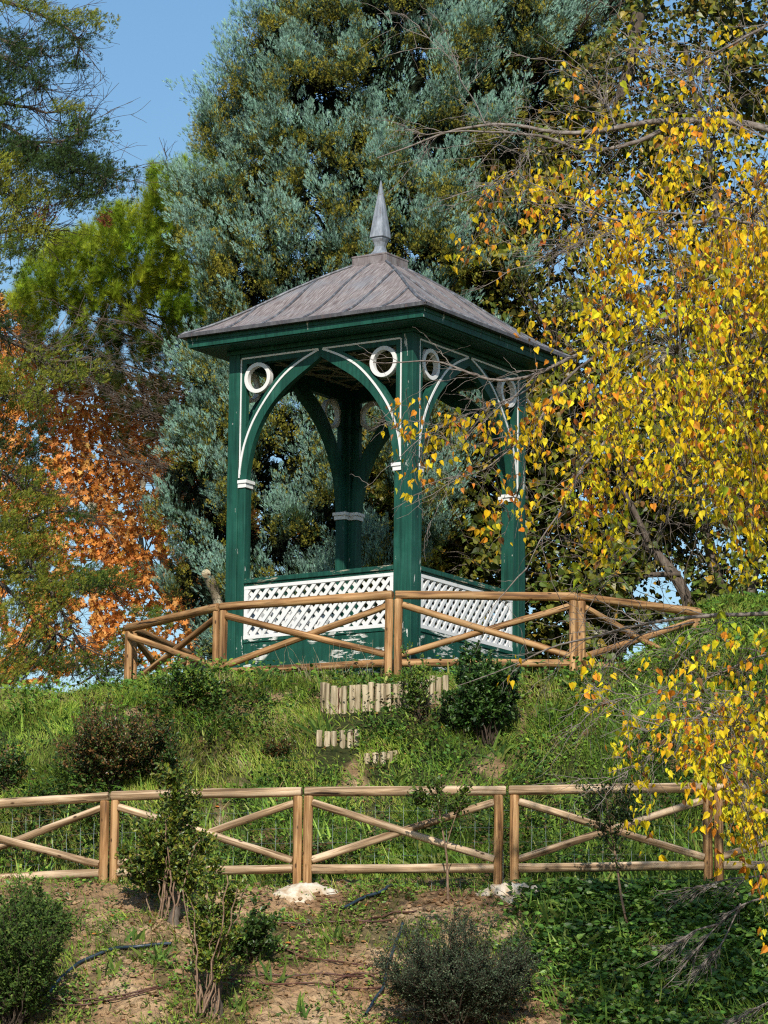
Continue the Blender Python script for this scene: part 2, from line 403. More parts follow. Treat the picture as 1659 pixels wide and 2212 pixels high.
def soilmat():
    m, nt, ns, ls = newmat('clay_soil')
    v = coords(ns, ls)
    a = nd(ns, 'ShaderNodeTexNoise', Scale=1.1, Detail=8.0, Roughness=.62); ls.new(v, a.inputs['Vector'])
    r = ramp(ns, [(.3, (.20, .11, .05)), (.43, (.42, .255, .135)), (.56, (.58, .39, .22)), (.7, (.68, .51, .32))]); ls.new(a.outputs[0], r.inputs[0])
    g = nd(ns, 'ShaderNodeTexNoise', Scale=14.0, Detail=6.0, Roughness=.7); ls.new(v, g.inputs['Vector'])
    r2 = ramp(ns, [(.3, .55), (.6, 1.1)]); ls.new(g.outputs[0], r2.inputs[0])
    c = mixn(ns, ls, 1.0, r.outputs[0], r2.outputs[0], 'MULTIPLY')
    t = ns.new('ShaderNodeAttribute'); t.attribute_name = 'tint'
    sp = ns.new('ShaderNodeSeparateColor'); ls.new(t.outputs['Color'], sp.inputs[0])
    gr = ramp(ns, [(.35, (.022, .034, .01)), (.65, (.07, .075, .025))]); ls.new(g.outputs[0], gr.inputs[0])
    c = mixn(ns, ls, sp.outputs[0], c, gr.outputs[0])
    vo = nd(ns, 'ShaderNodeTexVoronoi', Scale=13.0); ls.new(v, vo.inputs['Vector'])
    ad = nd(ns, 'ShaderNodeMath', operation='ADD'); ls.new(vo.outputs['Distance'], ad.inputs[0]); ls.new(g.outputs[0], ad.inputs[1])
    finish(ns, ls, c, .95, ad.outputs[0], 1.0, .07, spec=.1); return m
M['soil'] = soilmat()

# ------------------------------------------------------------------ ground
def greenness(x, y):
    """0 bare clay .. 1 covered"""
    n = fbm(x*1.3, y*1.3, 21); n2 = fbm(x*3.5, y*3.5, 22)
    up = sstep(38.4, 39.2, y)                                  # between and behind the fences
    lowr = sstep(1.3, 2.1, x+ (n-.5)*1.0)*(1-sstep(38, 38.5, y))   # ivy on the right
    lowl = sstep(-2.2, -3.3, x+(n-.5)*1.6)*(1-sstep(37.0, 38.0, y))*.85
    tuft = sstep(.54, .66, n)*.75
    g = np.maximum.reduce([up*sstep(.34, .54, n*.5+n2*.5+.10), lowr, lowl, tuft*(1-up)])
    return np.clip(g, 0, 1)
gx = np.unique(np.concatenate([np.linspace(-900, -60, 8), np.linspace(-60, -9, 14), np.linspace(-9, -5.2, 24), np.arange(-5.2, 5.2, .05), np.linspace(5.2, 9, 24), np.linspace(9, 60, 14), np.linspace(60, 900, 8)]))
gy = np.unique(np.concatenate([np.linspace(-900, 0, 8), np.linspace(0, 28, 15), np.linspace(28, 33, 26), np.arange(33, 46.5, .05), np.linspace(46.5, 60, 40), np.linspace(60, 130, 24), np.linspace(130, 1400, 12)]))
X, Y = np.meshgrid(gx, gy, indexing='xy'); Z = H(X, Y)
nx, ny = len(gx), len(gy); idx = np.arange(nx*ny).reshape(ny, nx)
Fg = np.stack([idx[:-1, :-1], idx[:-1, 1:], idx[1:, 1:], idx[1:, :-1]], -1).reshape(-1, 4)
gt = greenness(X, Y).ravel(); far = (Y.ravel() > 47) | (Y.ravel() < 31); gt[far] = .8
g_o = link('ground', raw_mesh('ground', np.stack([X, Y, Z], -1).reshape(-1, 3), [Fg], [M['soil']], np.repeat(gt[:, None], 3, 1), True))
tag(g_o, 'sloping hillside of tan clay soil with green growth', kind='structure')
g_o['kind'] = 'structure'

# ------------------------------------------------------------------ gazebo
S = 1.25
GZ = CAMZ+6.1458
gaz = empty('gazebo', (-.077, 45.402, GZ), 'dark green square wooden gazebo with white trim and grey metal roof', 'gazebo', rotz=-.5671)
hb, pw, qw = 1.0, .1186, .0765
rec = .014
# posts
for sx in (-1, 1):
    for sy in (-1, 1):
        m = MB(); x0, x1 = sorted((sx*hb, sx*(hb-pw))); y0, y1 = sorted((sy*hb, sy*(hb-pw)))
        m.box(*[v*S for v in (x0, x1, y0, y1, -.12, 3.26)])
        o = m.build('post', M['green'], gaz, bevel=.006)
# side builder: local coords (a along side, d depth inward from the outer face, z), side index k rotates
def side_xf(k):
    def f(V):
        V = np.asarray(V, float)
        a, d, z = V[:, 0], V[:, 1], V[:, 2]
        x, y = a, -hb+d
        for _ in range(k): x, y = -y, x
        return np.stack([x*S, y*S, z*S], -1)
    return f
def mkside(k):
    f = side_xf(k)
    def done(m, name, mat, parent=gaz, bevel=0, smooth=False):
        m.V = [f(v) for v in m.V]
        return m.build(name, mat, parent, bevel=bevel, smooth=smooth)
    return done
inn = np.array([(-.80, 2.04), (-.787, 2.15), (-.738, 2.378), (-.665, 2.545), (-.578, 2.679), (-.455, 2.81), (-.321, 2.915), (-.16, 3.012), (0, 3.112)])
wht = np.array([(-.879, 2.07), (-.862, 2.22), (-.826, 2.386), (-.74, 2.58), (-.623, 2.75), (-.505, 2.89), (-.375, 3.012), (-.2, 3.11), (-.02, 3.181)])
out = np.array([(-.881, 2.3), (-.86, 2.42), (-.807, 2.533), (-.74, 2.66), (-.64, 2.80), (-.539, 2.919), (-.44, 3.01), (-.341, 3.075), (-.24, 3.131)])
inn = smooth_line(inn, 26); wht = smooth_line(wht, 26); out = smooth_line(out, 26)
for k in range(4):
    done = mkside(k)
    # frieze and stiles
    m = MB(); m.box(-(hb-pw), hb-pw, rec, rec+.07, 3.131, 3.26); done(m, 'frieze', M['green_plain'])
    # arch boards (two halves) with the apex field
    for s in (-1, 1):
        lo = [(-.881, 2.04)]
        poly = [(p[0], p[1]) for p in inn]+[(0, 3.131)]+[(p[0], p[1]) for p in out[::-1]]+lo
        poly = [(-s*p[0], p[1]) for p in poly]
        m = MB(); m.prism(poly, rec+.002, rec+.066); done(m, 'arch_brace', M['green_plain'])
        m = MB(); xs = sorted((s*(hb-pw), s*.814)); m.box(xs[0], xs[1], rec, rec+.05, 2.36, 3.131); done(m, 'stile', M['green_plain'])
        # white trim: curved line, stile line, frieze line
        tw = np.stack([-s*wht[:, 0], wht[:, 1]], -1); dn = np.gradient(tw, axis=0); nn = norm(np.stack([-dn[:, 1], dn[:, 0]], -1))*.0098
        A = tw+nn; B = tw-nn; n = len(tw)
        V = np.concatenate([np.stack([A[:, 0], np.full(n, rec-.006), A[:, 1]], -1), np.stack([B[:, 0], np.full(n, rec-.006), B[:, 1]], -1),
                            np.stack([A[:, 0], np.full(n, rec+.01), A[:, 1]], -1), np.stack([B[:, 0], np.full(n, rec+.01), B[:, 1]], -1)])
        i = np.arange(n-1); F = np.concatenate([np.stack(q, -1) for q in ((i, i+1, i+1+n, i+n), (i+2*n, i+3*n, i+1+3*n, i+1+2*n), (i, i+2*n, i+1+2*n, i+1), (i+n, i+1+n, i+1+3*n, i+3*n))])
        m = MB(); m.add(V, F)
        xs = sorted((s*.875, s*.862)); m.box(xs[0], xs[1], rec-.008, rec+.008, 2.1, 3.18)
        xs = sorted((s*.862, s*.03)); m.box(xs[0], xs[1], rec-.008, rec+.008, 3.176, 3.192)
        done(m, 'white_trim', M['white'])
        # ring
        an = np.linspace(0, 2*pi, 49)[:-1]; cx, cz, ro, ri = s*.683, 2.987, .143, .107
        V = []
        for r_, d_ in ((ro, .0), (ri, .0), (ri, .055), (ro, .055)):
            V += [(cx+r_*cos(t), d_-.004, cz+r_*sin(t)) for t in an]
        i = np.arange(48); j = (i+1) % 48
        F = np.concatenate([np.stack((i+48*q, j+48*q, j+48*((q+1) % 4), i+48*((q+1) % 4)), -1) for q in range(4)])
        m = MB(); m.add(V, F); done(m, 'ring_ornament', M['ring'], bevel=.003)
        # pilaster + capital
        xs = sorted((s*(hb-pw+.004), s*(hb-pw-qw))); m = MB()
        m.box(xs[0], xs[1], rec, rec+.10, -.12, 1.97); m.box(xs[0], xs[1]+0, rec+.008, rec+.10, 1.97, 2.06)
        pil = done(m, 'pilaster', M['green'], bevel=.004)
        m = MB(); e = .012
        xc = sorted((s*(hb-pw+.001), s*(hb-pw-qw-e))); m.box(xc[0], xc[1], rec-e, rec+.10+e, 1.975, 2.015)
        xc = sorted((s*(hb-pw+.001), s*(hb-pw-qw-e-.012))); m.box(xc[0], xc[1], rec-e-.010, rec+.112+e, 2.015, 2.046)
        done(m, 'capital', M['white'], bevel=.003)
        # narrow groove strip between post and pilaster
    e = hb-pw-qw
    if k in (0, 1, 3):     # k: 0 front-left side, 1 right side, 3 rear-left side; the rear-right side is the open entrance
        m = MB(); m.box(-e, e, rec-.006, rec+.11, 1.083, 1.125); m.box(-e, e, rec+.012, rec+.09, 1.058, 1.083)
        done(m, 'hand_rail', M['green_worn'], bevel=.005)
        m = MB(); m.box(-e, e, rec+.016, rec+.08, -.14, .555)
        m.box(-e, e, rec+.006, rec+.09, .54, .569)
        done(m, 'lower_panel', M['green_panel'])
        # lattice
        z0, z1 = .600, 1.030; a0, a1 = -e+.035, e-.035
        m = MB(); m.box(-e, e, rec+.006, rec+.05, 1.026, 1.057); m.box(-e, e, rec+.004, rec+.055, .570, .604)
        m.box(-e, -e+.04, rec+.008, rec+.046, .604, 1.026); m.box(e-.04, e, rec+.008, rec+.046, .604, 1.026)
        fr = done(m, 'lattice_frame', M['white'], bevel=.002)
        m = MB(); w = .0155; hh = z1-z0
        step = .1015; ang = 1.0      # slope dz/da
        for sgn, dd in ((1, .012), (-1, .028)):
            c = -e-hh*1.2
            while c < e+hh*1.2:
                # line a = c + sgn*(z-z0)
                pts = [(c-w*1.42, z0), (c+w*1.42, z0), (c+w*1.42+sgn*hh*.86, z1), (c-w*1.42+sgn*hh*.86, z1)]
                # clip in a
                def clip(pl, lim, keep):
                    o_ = []
                    for q in range(len(pl)):
                        A_, B_ = pl[q], pl[(q+1) % len(pl)]
                        ia, ib = keep(A_[0]), keep(B_[0])
                        if ia: o_.append(A_)
                        if ia != ib:
                            t_ = (lim-A_[0])/(B_[0]-A_[0]); o_.append((lim, A_[1]+t_*(B_[1]-A_[1])))
                    return o_
                pl = clip(pts, a0, lambda v: v >= a0)
                if pl: pl = clip(pl, a1, lambda v: v <= a1)
                if len(pl) >= 3:
                    n = len(pl); V = [(p[0], rec+dd, p[1]) for p in pl]+[(p[0], rec+dd+.014, p[1]) for p in pl]
                    m.add(V, [np.array([tuple(range(n))]), np.array([tuple(range(2*n-1, n-1, -1))]), np.array([(i, (i+1) % n, (i+1) % n+n, i+n) for i in range(n)])])
                c += step
        done(m, 'lattice_slats', M['white'], parent=fr)
    # cornice strip under the soffit
    m = MB(); m.box(-hb-.015, hb+.015, -.02, .0-.002, 3.225, 3.262); done(m, 'cornice', M['green_dark'])
    # fascia board: mitred ends
    o1, o2 = .272, .245
    V = []
    for (oo, zz) in ((o1, 3.278), (o1, 3.362), (o2, 3.362), (o2, 3.278)):
        for s in (-1, 1): V.append((s*(hb+oo), -oo, zz))
    F = np.array([(0, 1, 3, 2), (2, 3, 5, 4), (4, 5, 7, 6), (6, 7, 1, 0)]); m = MB(); m.add(V, F)
    V = []
    for (oo, zz) in ((o1+.008, 3.332), (o1+.008, 3.366), (o1+.0005, 3.366), (o1+.0005, 3.326)):
        for s in (-1, 1): V.append((s*(hb+oo), -oo, zz))
    m.add(V, F); done(m, 'fascia_board', M['green'])
# soffit + ceiling
m = MB(); m.box(*[v*S for v in (-1.245, 1.245, -1.245, 1.245, 3.266, 3.286)]); sof = m.build('soffit', M['green_dark'], gaz)
m = MB()
for q in np.linspace(-.8, .8, 7):
    m.box(*[v*S for v in (-.88, .88, q-.012, q+.012, 3.252, 3.266)])
    m.box(*[v*S for v in (q-.012, q+.012, -.88, .88, 3.238, 3.2525)])
for r_ in (.12, .22, .34):
    an = np.linspace(0, 2*pi, 33)[:-1]
    V = [(r1*cos(t)*S, r1*sin(t)*S, z*S) for (r1, z) in ((r_, 3.225), (r_-.02, 3.225), (r_-.02, 3.238), (r_, 3.238)) for t in an]
    i = np.arange(32); j = (i+1) % 32
    m.add(V, np.concatenate([np.stack((i+32*q, j+32*q, j+32*((q+1) % 4), i+32*((q+1) % 4)), -1) for q in range(4)]))
for s1 in (-1, 1):
    for off in (-.9, -.45, 0, .45, .9):
        L_ = .88; a = np.array([-L_, -L_*s1])+np.array([off, -off*s1]); b = np.array([L_, L_*s1])+np.array([off, -off*s1])
        a = np.clip(a, -L_, L_); b = np.clip(b, -L_, L_)
        V, F, _ = tubes(np.array([[(*a*S, 3.243*S), (*b*S, 3.243*S)]]), np.full((1, 2), .014), 4); m.add(V, F)
m.build('ceiling_tracery', M['beige'], gaz)
m = MB(); m.box(*[v*S for v in (-1.05, 1.05, -1.05, 1.05, -.2, -.02)]); m.build('floor_deck', M['green_dark'], gaz)
# roof: bell-cast pyramid
prof = [(1.335, 3.372), (1.335, 3.392), (1.25, 3.427), (1.145, 3.482), (1.045, 3.545), (.945, 3.615), (.82, 3.705), (.59, 3.885), (.33, 4.064), (.186, 4.150)]
pr = smooth_line(prof[1:], 24); pr[0] = prof[1]; pr[-1] = prof[-1]; pr = np.concatenate([[prof[0]], pr])
def roof_z(r): return np.interp(-r, -pr[:, 0], pr[:, 1])
m = MB(); dl = np.concatenate([[0], np.cumsum(np.linalg.norm(np.diff(pr, axis=0), axis=1))])
NS = 24
for k in range(4):
    f = side_xf(k); V = []; T = []
    for q, (r_, z) in enumerate(pr):
        for t in np.linspace(-1, 1, NS+1):
            wob = .004*sin(t*14+k)*min(1, q/4)
            V.append((t*r_, hb-r_, z+wob)); T.append((t*r_*S+7*k, dl[q]*S, k*3.1))
    V = f(np.array(V)); idn = np.arange(len(V)).reshape(len(pr), NS+1)
    F = np.stack([idn[:-1, :-1], idn[:-1, 1:], idn[1:, 1:], idn[1:, :-1]], -1).reshape(-1, 4)
    m.add(V, F, np.array(T))
roof = m.build('roof', M['roof'], gaz, smooth=True)
m = MB()   # seams and hips
for k in range(4):
    f = side_xf(k)
    for t in (-.82, -.42, 0.02, .45, .86):
        rr = np.linspace(1.336, max(.20, abs(t)*1.0+.01), 30)
        tt = t+.0*rr
        P = f(np.stack([tt, hb-rr, roof_z(rr)+.006], -1))
        V, F, _ = tubes(P[None], np.full((1, 30), .014), 6); m.add(V, F)
    rr = np.linspace(1.338, .186, 36); P = f(np.stack([-rr, hb-rr, roof_z(rr)+.007], -1))
    V, F, _ = tubes(P[None], np.full((1, 36), .017), 6); m.add(V, F)
m.build('seams', M['seam_lead'], roof, smooth=True)
m = MB()
for k in range(4):
    f = side_xf(k); V = []
    for (r_, z) in ((1.342, 3.366), (1.342, 3.396), (1.30, 3.412), (1.29, 3.366)):
        for s in (-1, 1): V.append((s*r_, hb-r_, z))
    m.add(f(np.array(V)), np.array([(0, 1, 3, 2), (2, 3, 5, 4), (4, 5, 7, 6), (6, 7, 1, 0)]))
m.build('eave_edging', M['edge_lead'], roof)
# finial block and spire
m = MB(); m.box(*[v*S for v in (-.189, .189, -.189, .189, 4.12, 4.238)]); m.box(*[v*S for v in (-.194, .194, -.194, .194, 4.226, 4.243)])
m.box(*[v*S for v in (-.2, .2, -.2, .2, 4.12, 4.158)])
fin = m.build('finial_base', M['lead_brown'], gaz, bevel=.004)
sp = [(.187, 4.243), (.16, 4.256), (.115, 4.267), (.072, 4.285), (.05, 4.315), (.042, 4.355), (.050, 4.395), (.066, 4.425), (.064, 4.44), (.080, 4.443), (.0795, 4.452), (.055, 4.64), (.026, 4.84), (.006, 4.98), (.0015, 5.0)]
V = []; K = 8
for r_, z in sp:
    for c in range(K):
        a_ = c*pi/4; rr = r_/max(abs(cos(a_)), abs(sin(a_)))
        if c % 2: rr *= .9
        V.append((rr*cos(a_)*S, rr*sin(a_)*S, z*S))
idn = np.arange(len(V)).reshape(len(sp), K); F = np.stack([idn[:-1], np.roll(idn[:-1], -1, 1), np.roll(idn[1:], -1, 1), idn[1:]], -1).reshape(-1, 4)
m = MB(); m.add(V, F); m.build('spire', M['lead'], gaz)

# ------------------------------------------------------------------ log fences
def log_part(name, A, B, r, mat, parent, origin, cap=.35, seed=None):
    A = np.asarray(A, float); B = np.asarray(B, float); d = B-A; L = float(np.linalg.norm(d)); n = 16; k = 16
    g = np.random.default_rng(int(abs(A.sum()*997+B.sum()*331)) % 99991)
    xs = np.concatenate([[0, .004], np.linspace(.015, L-.015, n-4), [L-.004, L]])
    prof_ = np.ones(n)*r; prof_[0] = prof_[-1] = r*(1-cap*.5); prof_[1] = prof_[-2] = r*(1-cap*.22)
    ta = g.uniform(-.05, .05); prof_ = prof_*(1+ta*(xs/L-.5)*2)
    bx = np.cumsum(g.normal(0, .0018, n)); by = np.cumsum(g.normal(0, .0018, n)); bx -= np.linspace(bx[0], bx[-1], n); by -= np.linspace(by[0], by[-1], n)
    an = np.arange(k)*2*pi/k; ph = g.uniform(0, 6, 4)
    rad = prof_[:, None]*(1+.022*np.sin(2*an+ph[0])+.018*np.sin(3*an+ph[1]+xs[:, None]*2)+.012*np.sin(5*an+ph[2]+xs[:, None]*5))
    V = np.stack([np.repeat(xs[:, None], k, 1), bx[:, None]+rad*np.cos(an), by[:, None]+rad*np.sin(an)], -1).reshape(-1, 3)
    idn = np.arange(n*k).reshape(n, k); F = np.stack([idn[:-1], np.roll(idn[:-1], -1, 1), np.roll(idn[1:], -1, 1), idn[1:]], -1).reshape(-1, 4)
    me = raw_mesh(name, V, [F, idn[0][::-1][None], idn[-1][None]], [mat], None, False)
    sm = np.ones(len(me.polygons), bool); sm[-2:] = False; me.polygons.foreach_set('use_smooth', sm)
    o = link(name, me, parent, tuple(A-np.asarray(origin)), Vector(d).to_track_quat('X', 'Z').to_euler())
    return o

def fence_panel(A, B, label, group, matr, matp, gap=.052, zt=.93, zb=.20, dig=.18, ra=.046, gA=None, gB=None, rot_mat=None):
    """A, B: node points (x, y, zground). posts stand just inside each node"""
    A = np.asarray(A, float); B = np.asarray(B, float); u = B-A; uh = norm(np.array([u[0], u[1], 0.])); L = np.linalg.norm(u[:2])
    e = empty('log_fence_panel', tuple(A), label, 'fence', group)
    nrm = np.array([uh[1], -uh[0], 0]); sl = u[2]/L
    def pt(s, z, off=0.): return A+uh*s+np.array([0, 0, sl*s+z])+nrm*off
    gA_ = gap if gA is None else gA; gB_ = gap if gB is None else gB
    sA, sB = gA_, L-gB_
    log_part('post', pt(sA, -dig), pt(sA, zt-.035), ra*.98, matp, e, A)
    log_part('post', pt(sB, -dig), pt(sB, zt-.035), ra*.98, matp, e, A)
    log_part('top_rail', pt(.012, zt+.008), pt(L-.012, zt+.008), ra*1.04, matr, e, A)
    log_part('bottom_rail', pt(sA+ra*.8, zb), pt(sB-ra*.8, zb), ra*.95, matr, e, A)
    log_part('brace', pt(sA+ra*.8, zt-.10, .018), pt(sB-ra*.8, zb+.085, .018), ra*.80, matr, e, A)
    log_part('brace', pt(sA+ra*.8, zb+.085, -.022+.005), pt(sB-ra*.8, zt-.10, -.022+.005), ra*.80, matr, e, A)
    return e

def node_by_rail(vx, vy, zr, D=None):
    if D is None:
        a = PITCH+atan((CYV-vy)/F_V); D = (zr-CAMZ)/tan(a)
    return at(vx, vy, D)
zr_up = 8.66
up_v = [(274, 1357), (474, 1311), (851, 1285), (1248, 1289), (1512, 1322)]
up = []
for i, (vx, vy) in enumerate(up_v):
    p = node_by_rail(vx, vy, zr_up); up.append(np.array([p[0], p[1], p[2]-.94]))
labs = ['leftmost front panel of the upper log fence, beside the corner post',
        'log fence panel with crossed braces in front of the peeling green gazebo wall',
        'log fence panel in front of the gazebo, half hidden by the dark bush',
        'last log fence panel on the right, its rail running down into the grass']
for i in range(4):
    fence_panel(up[i], up[i+1], labs[i], 'upper log fence panels', M['log'], M['log'])
bk = up[0]+np.array([.62, 1.9, 0]); bk2 = bk+np.array([.9, 1.8, 0])
fence_panel(up[0]+np.array([.06, .07, 0]), bk, 'log fence panel running back from the corner post left of the gazebo', 'upper log fence panels', M['log'], M['log'])

low_v = [(-180, 1742, 38.9), (238, 1716, 38.4), (655, 1706, 38.0), (1096, 1704, 37.9), (1541, 1699, 37.9), (1975, 1700, 38.1)]
low = []
for vx, vy, D in low_v:
    p = at(vx, vy, D); low.append(np.array([p[0], p[1], p[2]-.955]))
labs = ['log fence panel at the left edge of the picture, behind the open grassy patch',
        'lower log fence panel mostly hidden behind the leafy shrub with many bare stems',
        'middle lower fence panel with the thin sapling standing before it',
        'lower fence panel with the dark shaded sapling in front of its crossing',
        'shaded log fence panel at the right edge under the yellow leaves']
for i in range(5):
    fence_panel(low[i], low[i+1], labs[i], 'lower log fence panels', M['log_pale'], M['log'], gB=.085 if i == 2 else None, gA=.07 if i == 3 else None)
# wire netting behind the lower fence
m = MB(); Pn = smooth_line(np.array([p+np.array([0, .11, 0]) for p in low]), 120)
for z in (.10, .22, .33, .46, .60, .76, .88):
    P = Pn+np.array([0, 0, z]); P[:, 2] += rng.normal(0, .003, len(P)); V, F, _ = tubes(P[None], np.full((1, len(P)), .0012), 3); m.add(V, F)
tot = np.linalg.norm(Pn[-1]-Pn[0]); ns_ = int(tot/.135)
for i in range(ns_):
    p = Pn[0]+(Pn[-1]-Pn[0])*(i/ns_); q = np.array([np.interp(p[0], Pn[:, 0], Pn[:, j]) for j in range(3)])
    zz = np.linspace(.0, .88, 9); P = q+np.stack([rng.normal(0, .002, 9), rng.normal(0, .002, 9), zz], -1)
    V, F, _ = tubes(P[None], np.full((1, 9), .0012), 3); m.add(V, F)
o = m.build('wire_netting', M['wire'], origin=tuple(low[0])); tag(o, 'thin pale green wire netting stretched behind the lower log fence', 'wire fence')

# concrete footings
def footing(p, rx, ry, h, label, seed):
    g = np.random.default_rng(seed); nr, na = 12, 40; V = []
    for i in range(nr+1):
        for j in range(na):
            a = j*2*pi/na; r = i/nr; R_ = 1+.18*sin(a*2+seed)+.1*sin(a*5+seed*2)+.05*sin(a*9+seed)
            x = p[0]+rx*r*R_*cos(a); y = p[1]+ry*r*R_*sin(a)
            z = float(H(x, y))+h*(1-r**2.2)+.02*(vn(x*14, y*14, seed)-.5)+.012*(vn(x*40, y*40, seed)-.5)-.03*(r > .95)
            V.append((x, y, z))
    idn = np.arange(len(V)).reshape(nr+1, na); F = np.stack([idn[:-1], idn[1:], np.roll(idn[1:], -1, 1), np.roll(idn[:-1], -1, 1)], -1).reshape(-1, 4)
    m = MB(); m.add(V, F); o = m.build('concrete_footing', M['footing'], origin=tuple(p), smooth=True)
    tag(o, label, 'footing', 'concrete footings under the fence posts')
footing(low[2]+np.array([.03, -.24, 0]), .27, .36, .10, 'sunlit whitish lump of concrete around the foot of the left pair of posts', 1)
footing(low[3]+np.array([.03, -.18, 0]), .30, .30, .11, 'pale concrete footing spread under the gapped pair of posts', 2)
footing(low[4]+np.array([.0, -.18, 0]), .28, .28, .10, 'shaded grey concrete footing at the foot of the right posts', 3)

# palisade edging of half-round stakes
def palisade(vpts, hs, label, seed, wst=.062):
    g = np.random.default_rng(seed); P = [ground(x, y) for x, y in vpts]; P = smooth_line(np.array(P), 60)
    L = np.sum(np.linalg.norm(np.diff(P[:, :2], axis=0), axis=1)); n = int(L/wst)
    PAL.append(P); e = empty('palisade_edging', tuple(P[0]), label, 'edging', 'palisade edging')
    for i in range(n):
        p = P[int(i/(n-1)*59)]; h = hs*g.uniform(.86, 1.06); z0 = p[2]
        A = np.array([p[0]+g.normal(0, .003), p[1]+g.normal(0, .006), z0-.12]); B = A+np.array([g.normal(0, .006), g.normal(0.02, .006), h+.12])
        log_part('stake', A, B, wst*.5*g.uniform(1.0, 1.12), M['stake'], e, P[0], cap=.12)
    return e, P
PAL = []
e, P = palisade([(697, 1538), (740, 1541), (790, 1536), (860, 1530), (920, 1524), (962, 1520)], .30, 'curved row of pale upright stakes holding the soil below the gazebo fence', 4)
A = P[5]; log_part('iron_bar', A+np.array([.06, -.05, -.05]), A+np.array([.065, -.045, .26]), .007, M['rust'], e, P[0])
palisade([(690, 1612), (730, 1612), (772, 1610)], .165, 'short lower row of weathered stakes beside the iris leaves', 5)
palisade([(792, 1648), (830, 1646), (856, 1640)], .10, 'low broken row of stakes almost buried in the grass', 6)

# hoses and pipes
def hose(vpts, r, mat, name, label, cat, lift=.012, n=60, group=None):
    P = np.array([ground(x, y) for x, y in vpts]); P = smooth_line(P, n)
    for _ in range(6): P[1:-1] = .5*P[1:-1]+.25*(P[2:]+P[:-2])
    z = H(P[:, 0], P[:, 1])+lift+r*.6
    for _ in range(30): z[1:-1] = .5*z[1:-1]+.25*(z[2:]+z[:-2])
    P[:, 2] = z+.015
    V, F, _ = tubes(P[None], np.full((1, n), r), 8); m = MB(); m.add(V, F); o = m.build(name, mat, origin=tuple(P[0]), smooth=True)
    return tag(o, label, cat, group)
hose([(95, 2165), (130, 2125), (170, 2090), (220, 2070), (290, 2060), (370, 2049)], .016, M['pipe'], 'irrigation_pipe', 'blue black plastic pipe curving up the bare slope at lower left', 'pipe')
hose([(735, 1972), (775, 1955), (830, 1938), (880, 1915)], .015, M['pipe'], 'irrigation_pipe', 'dark plastic pipe with a pale band below the concrete footing', 'pipe')
hose([(790, 2205), (825, 2150), (835, 2110), (850, 2060), (870, 2010)], .014, M['pipe'], 'irrigation_pipe', 'dark pipe running down the slope just left of the grey bush', 'pipe')
hd = dict(r=.0085, mat=M['hose'], name='drip_hose', cat='hose', group='brown drip hoses on the slope')
hose([(560, 2000), (640, 2003), (720, 2005), (800, 2006), (860, 2001)], label='uppermost brown drip hose on the bare clay', **hd)
hose([(780, 2008), (800, 1992), (840, 1980), (900, 1978)], label='short brown drip hose looping up beside the pipe', **hd)
hose([(590, 2050), (640, 2075), (700, 2090), (770, 2095), (840, 2088)], label='brown drip hose sagging across the middle of the clay slope', **hd)
hose([(470, 2118), (540, 2120), (640, 2118), (740, 2120), (830, 2112)], label='brown drip hose lying straight from the multi-stem shrub to the grey bush', **hd)
hose([(470, 2124), (560, 2130), (660, 2137), (740, 2140), (830, 2140)], label='lower brown drip hose running beside the straight one', **hd)
hose([(720, 2135), (735, 2122), (770, 2112), (810, 2120), (838, 2140)], label='brown drip hose bent into a loop by the grey bush', **hd)
hose([(110, 2170), (200, 2168), (300, 2150), (400, 2125)], label='brown drip hose below the blue pipe at lower left', **hd)
hose([(110, 2182), (200, 2176), (300, 2158), (400, 2133)], label='lowest brown drip hose at lower left', **hd)

# ================================================================== vegetation
def finish_leaves(name, parts, mat, parent=None, origin=(0, 0, 0)):
    """parts: list of (V,F,T) -> one mesh"""
    off = 0; Vs = []; Fs = []; Ts = []
    for V, F, T in parts:
        Vs.append(V); Fs.append(F+off); Ts.append(T); off += len(V)
    V = np.concatenate(Vs)-np.asarray(origin)
    return link(name, raw_mesh(name, V, Fs, [mat], np.concatenate(Ts)), parent)

def tube_obj(name, lines, mat, parent=None, origin=(0, 0, 0), k=5):
    """lines: list of (P(n,3) or (N,n,3), R)"""
    m = MB()
    for P, R in lines:
        P = np.asarray(P, float); R = np.asarray(R, float)
        if P.ndim == 2: P = P[None]; R = R[None]
        kk = k if R.max() > .012 else 3
        V, F, _ = tubes(P, R, kk); m.add(V, F)
    m.V = [v-np.asarray(origin) for v in m.V]
    return m.build(name, mat, parent, smooth=True)

def wiggle(P, amt, seed=None):
    g = np.random.default_rng(seed) if seed is not None else rng
    n = P.shape[-2]; w = g.normal(0, amt, P.shape); w = np.cumsum(w, -2)*.5
    w -= np.linspace(0, 1, n)[:, None]*w[..., -1:, :]*.3
    w[..., 0, :] = 0
    return P+w

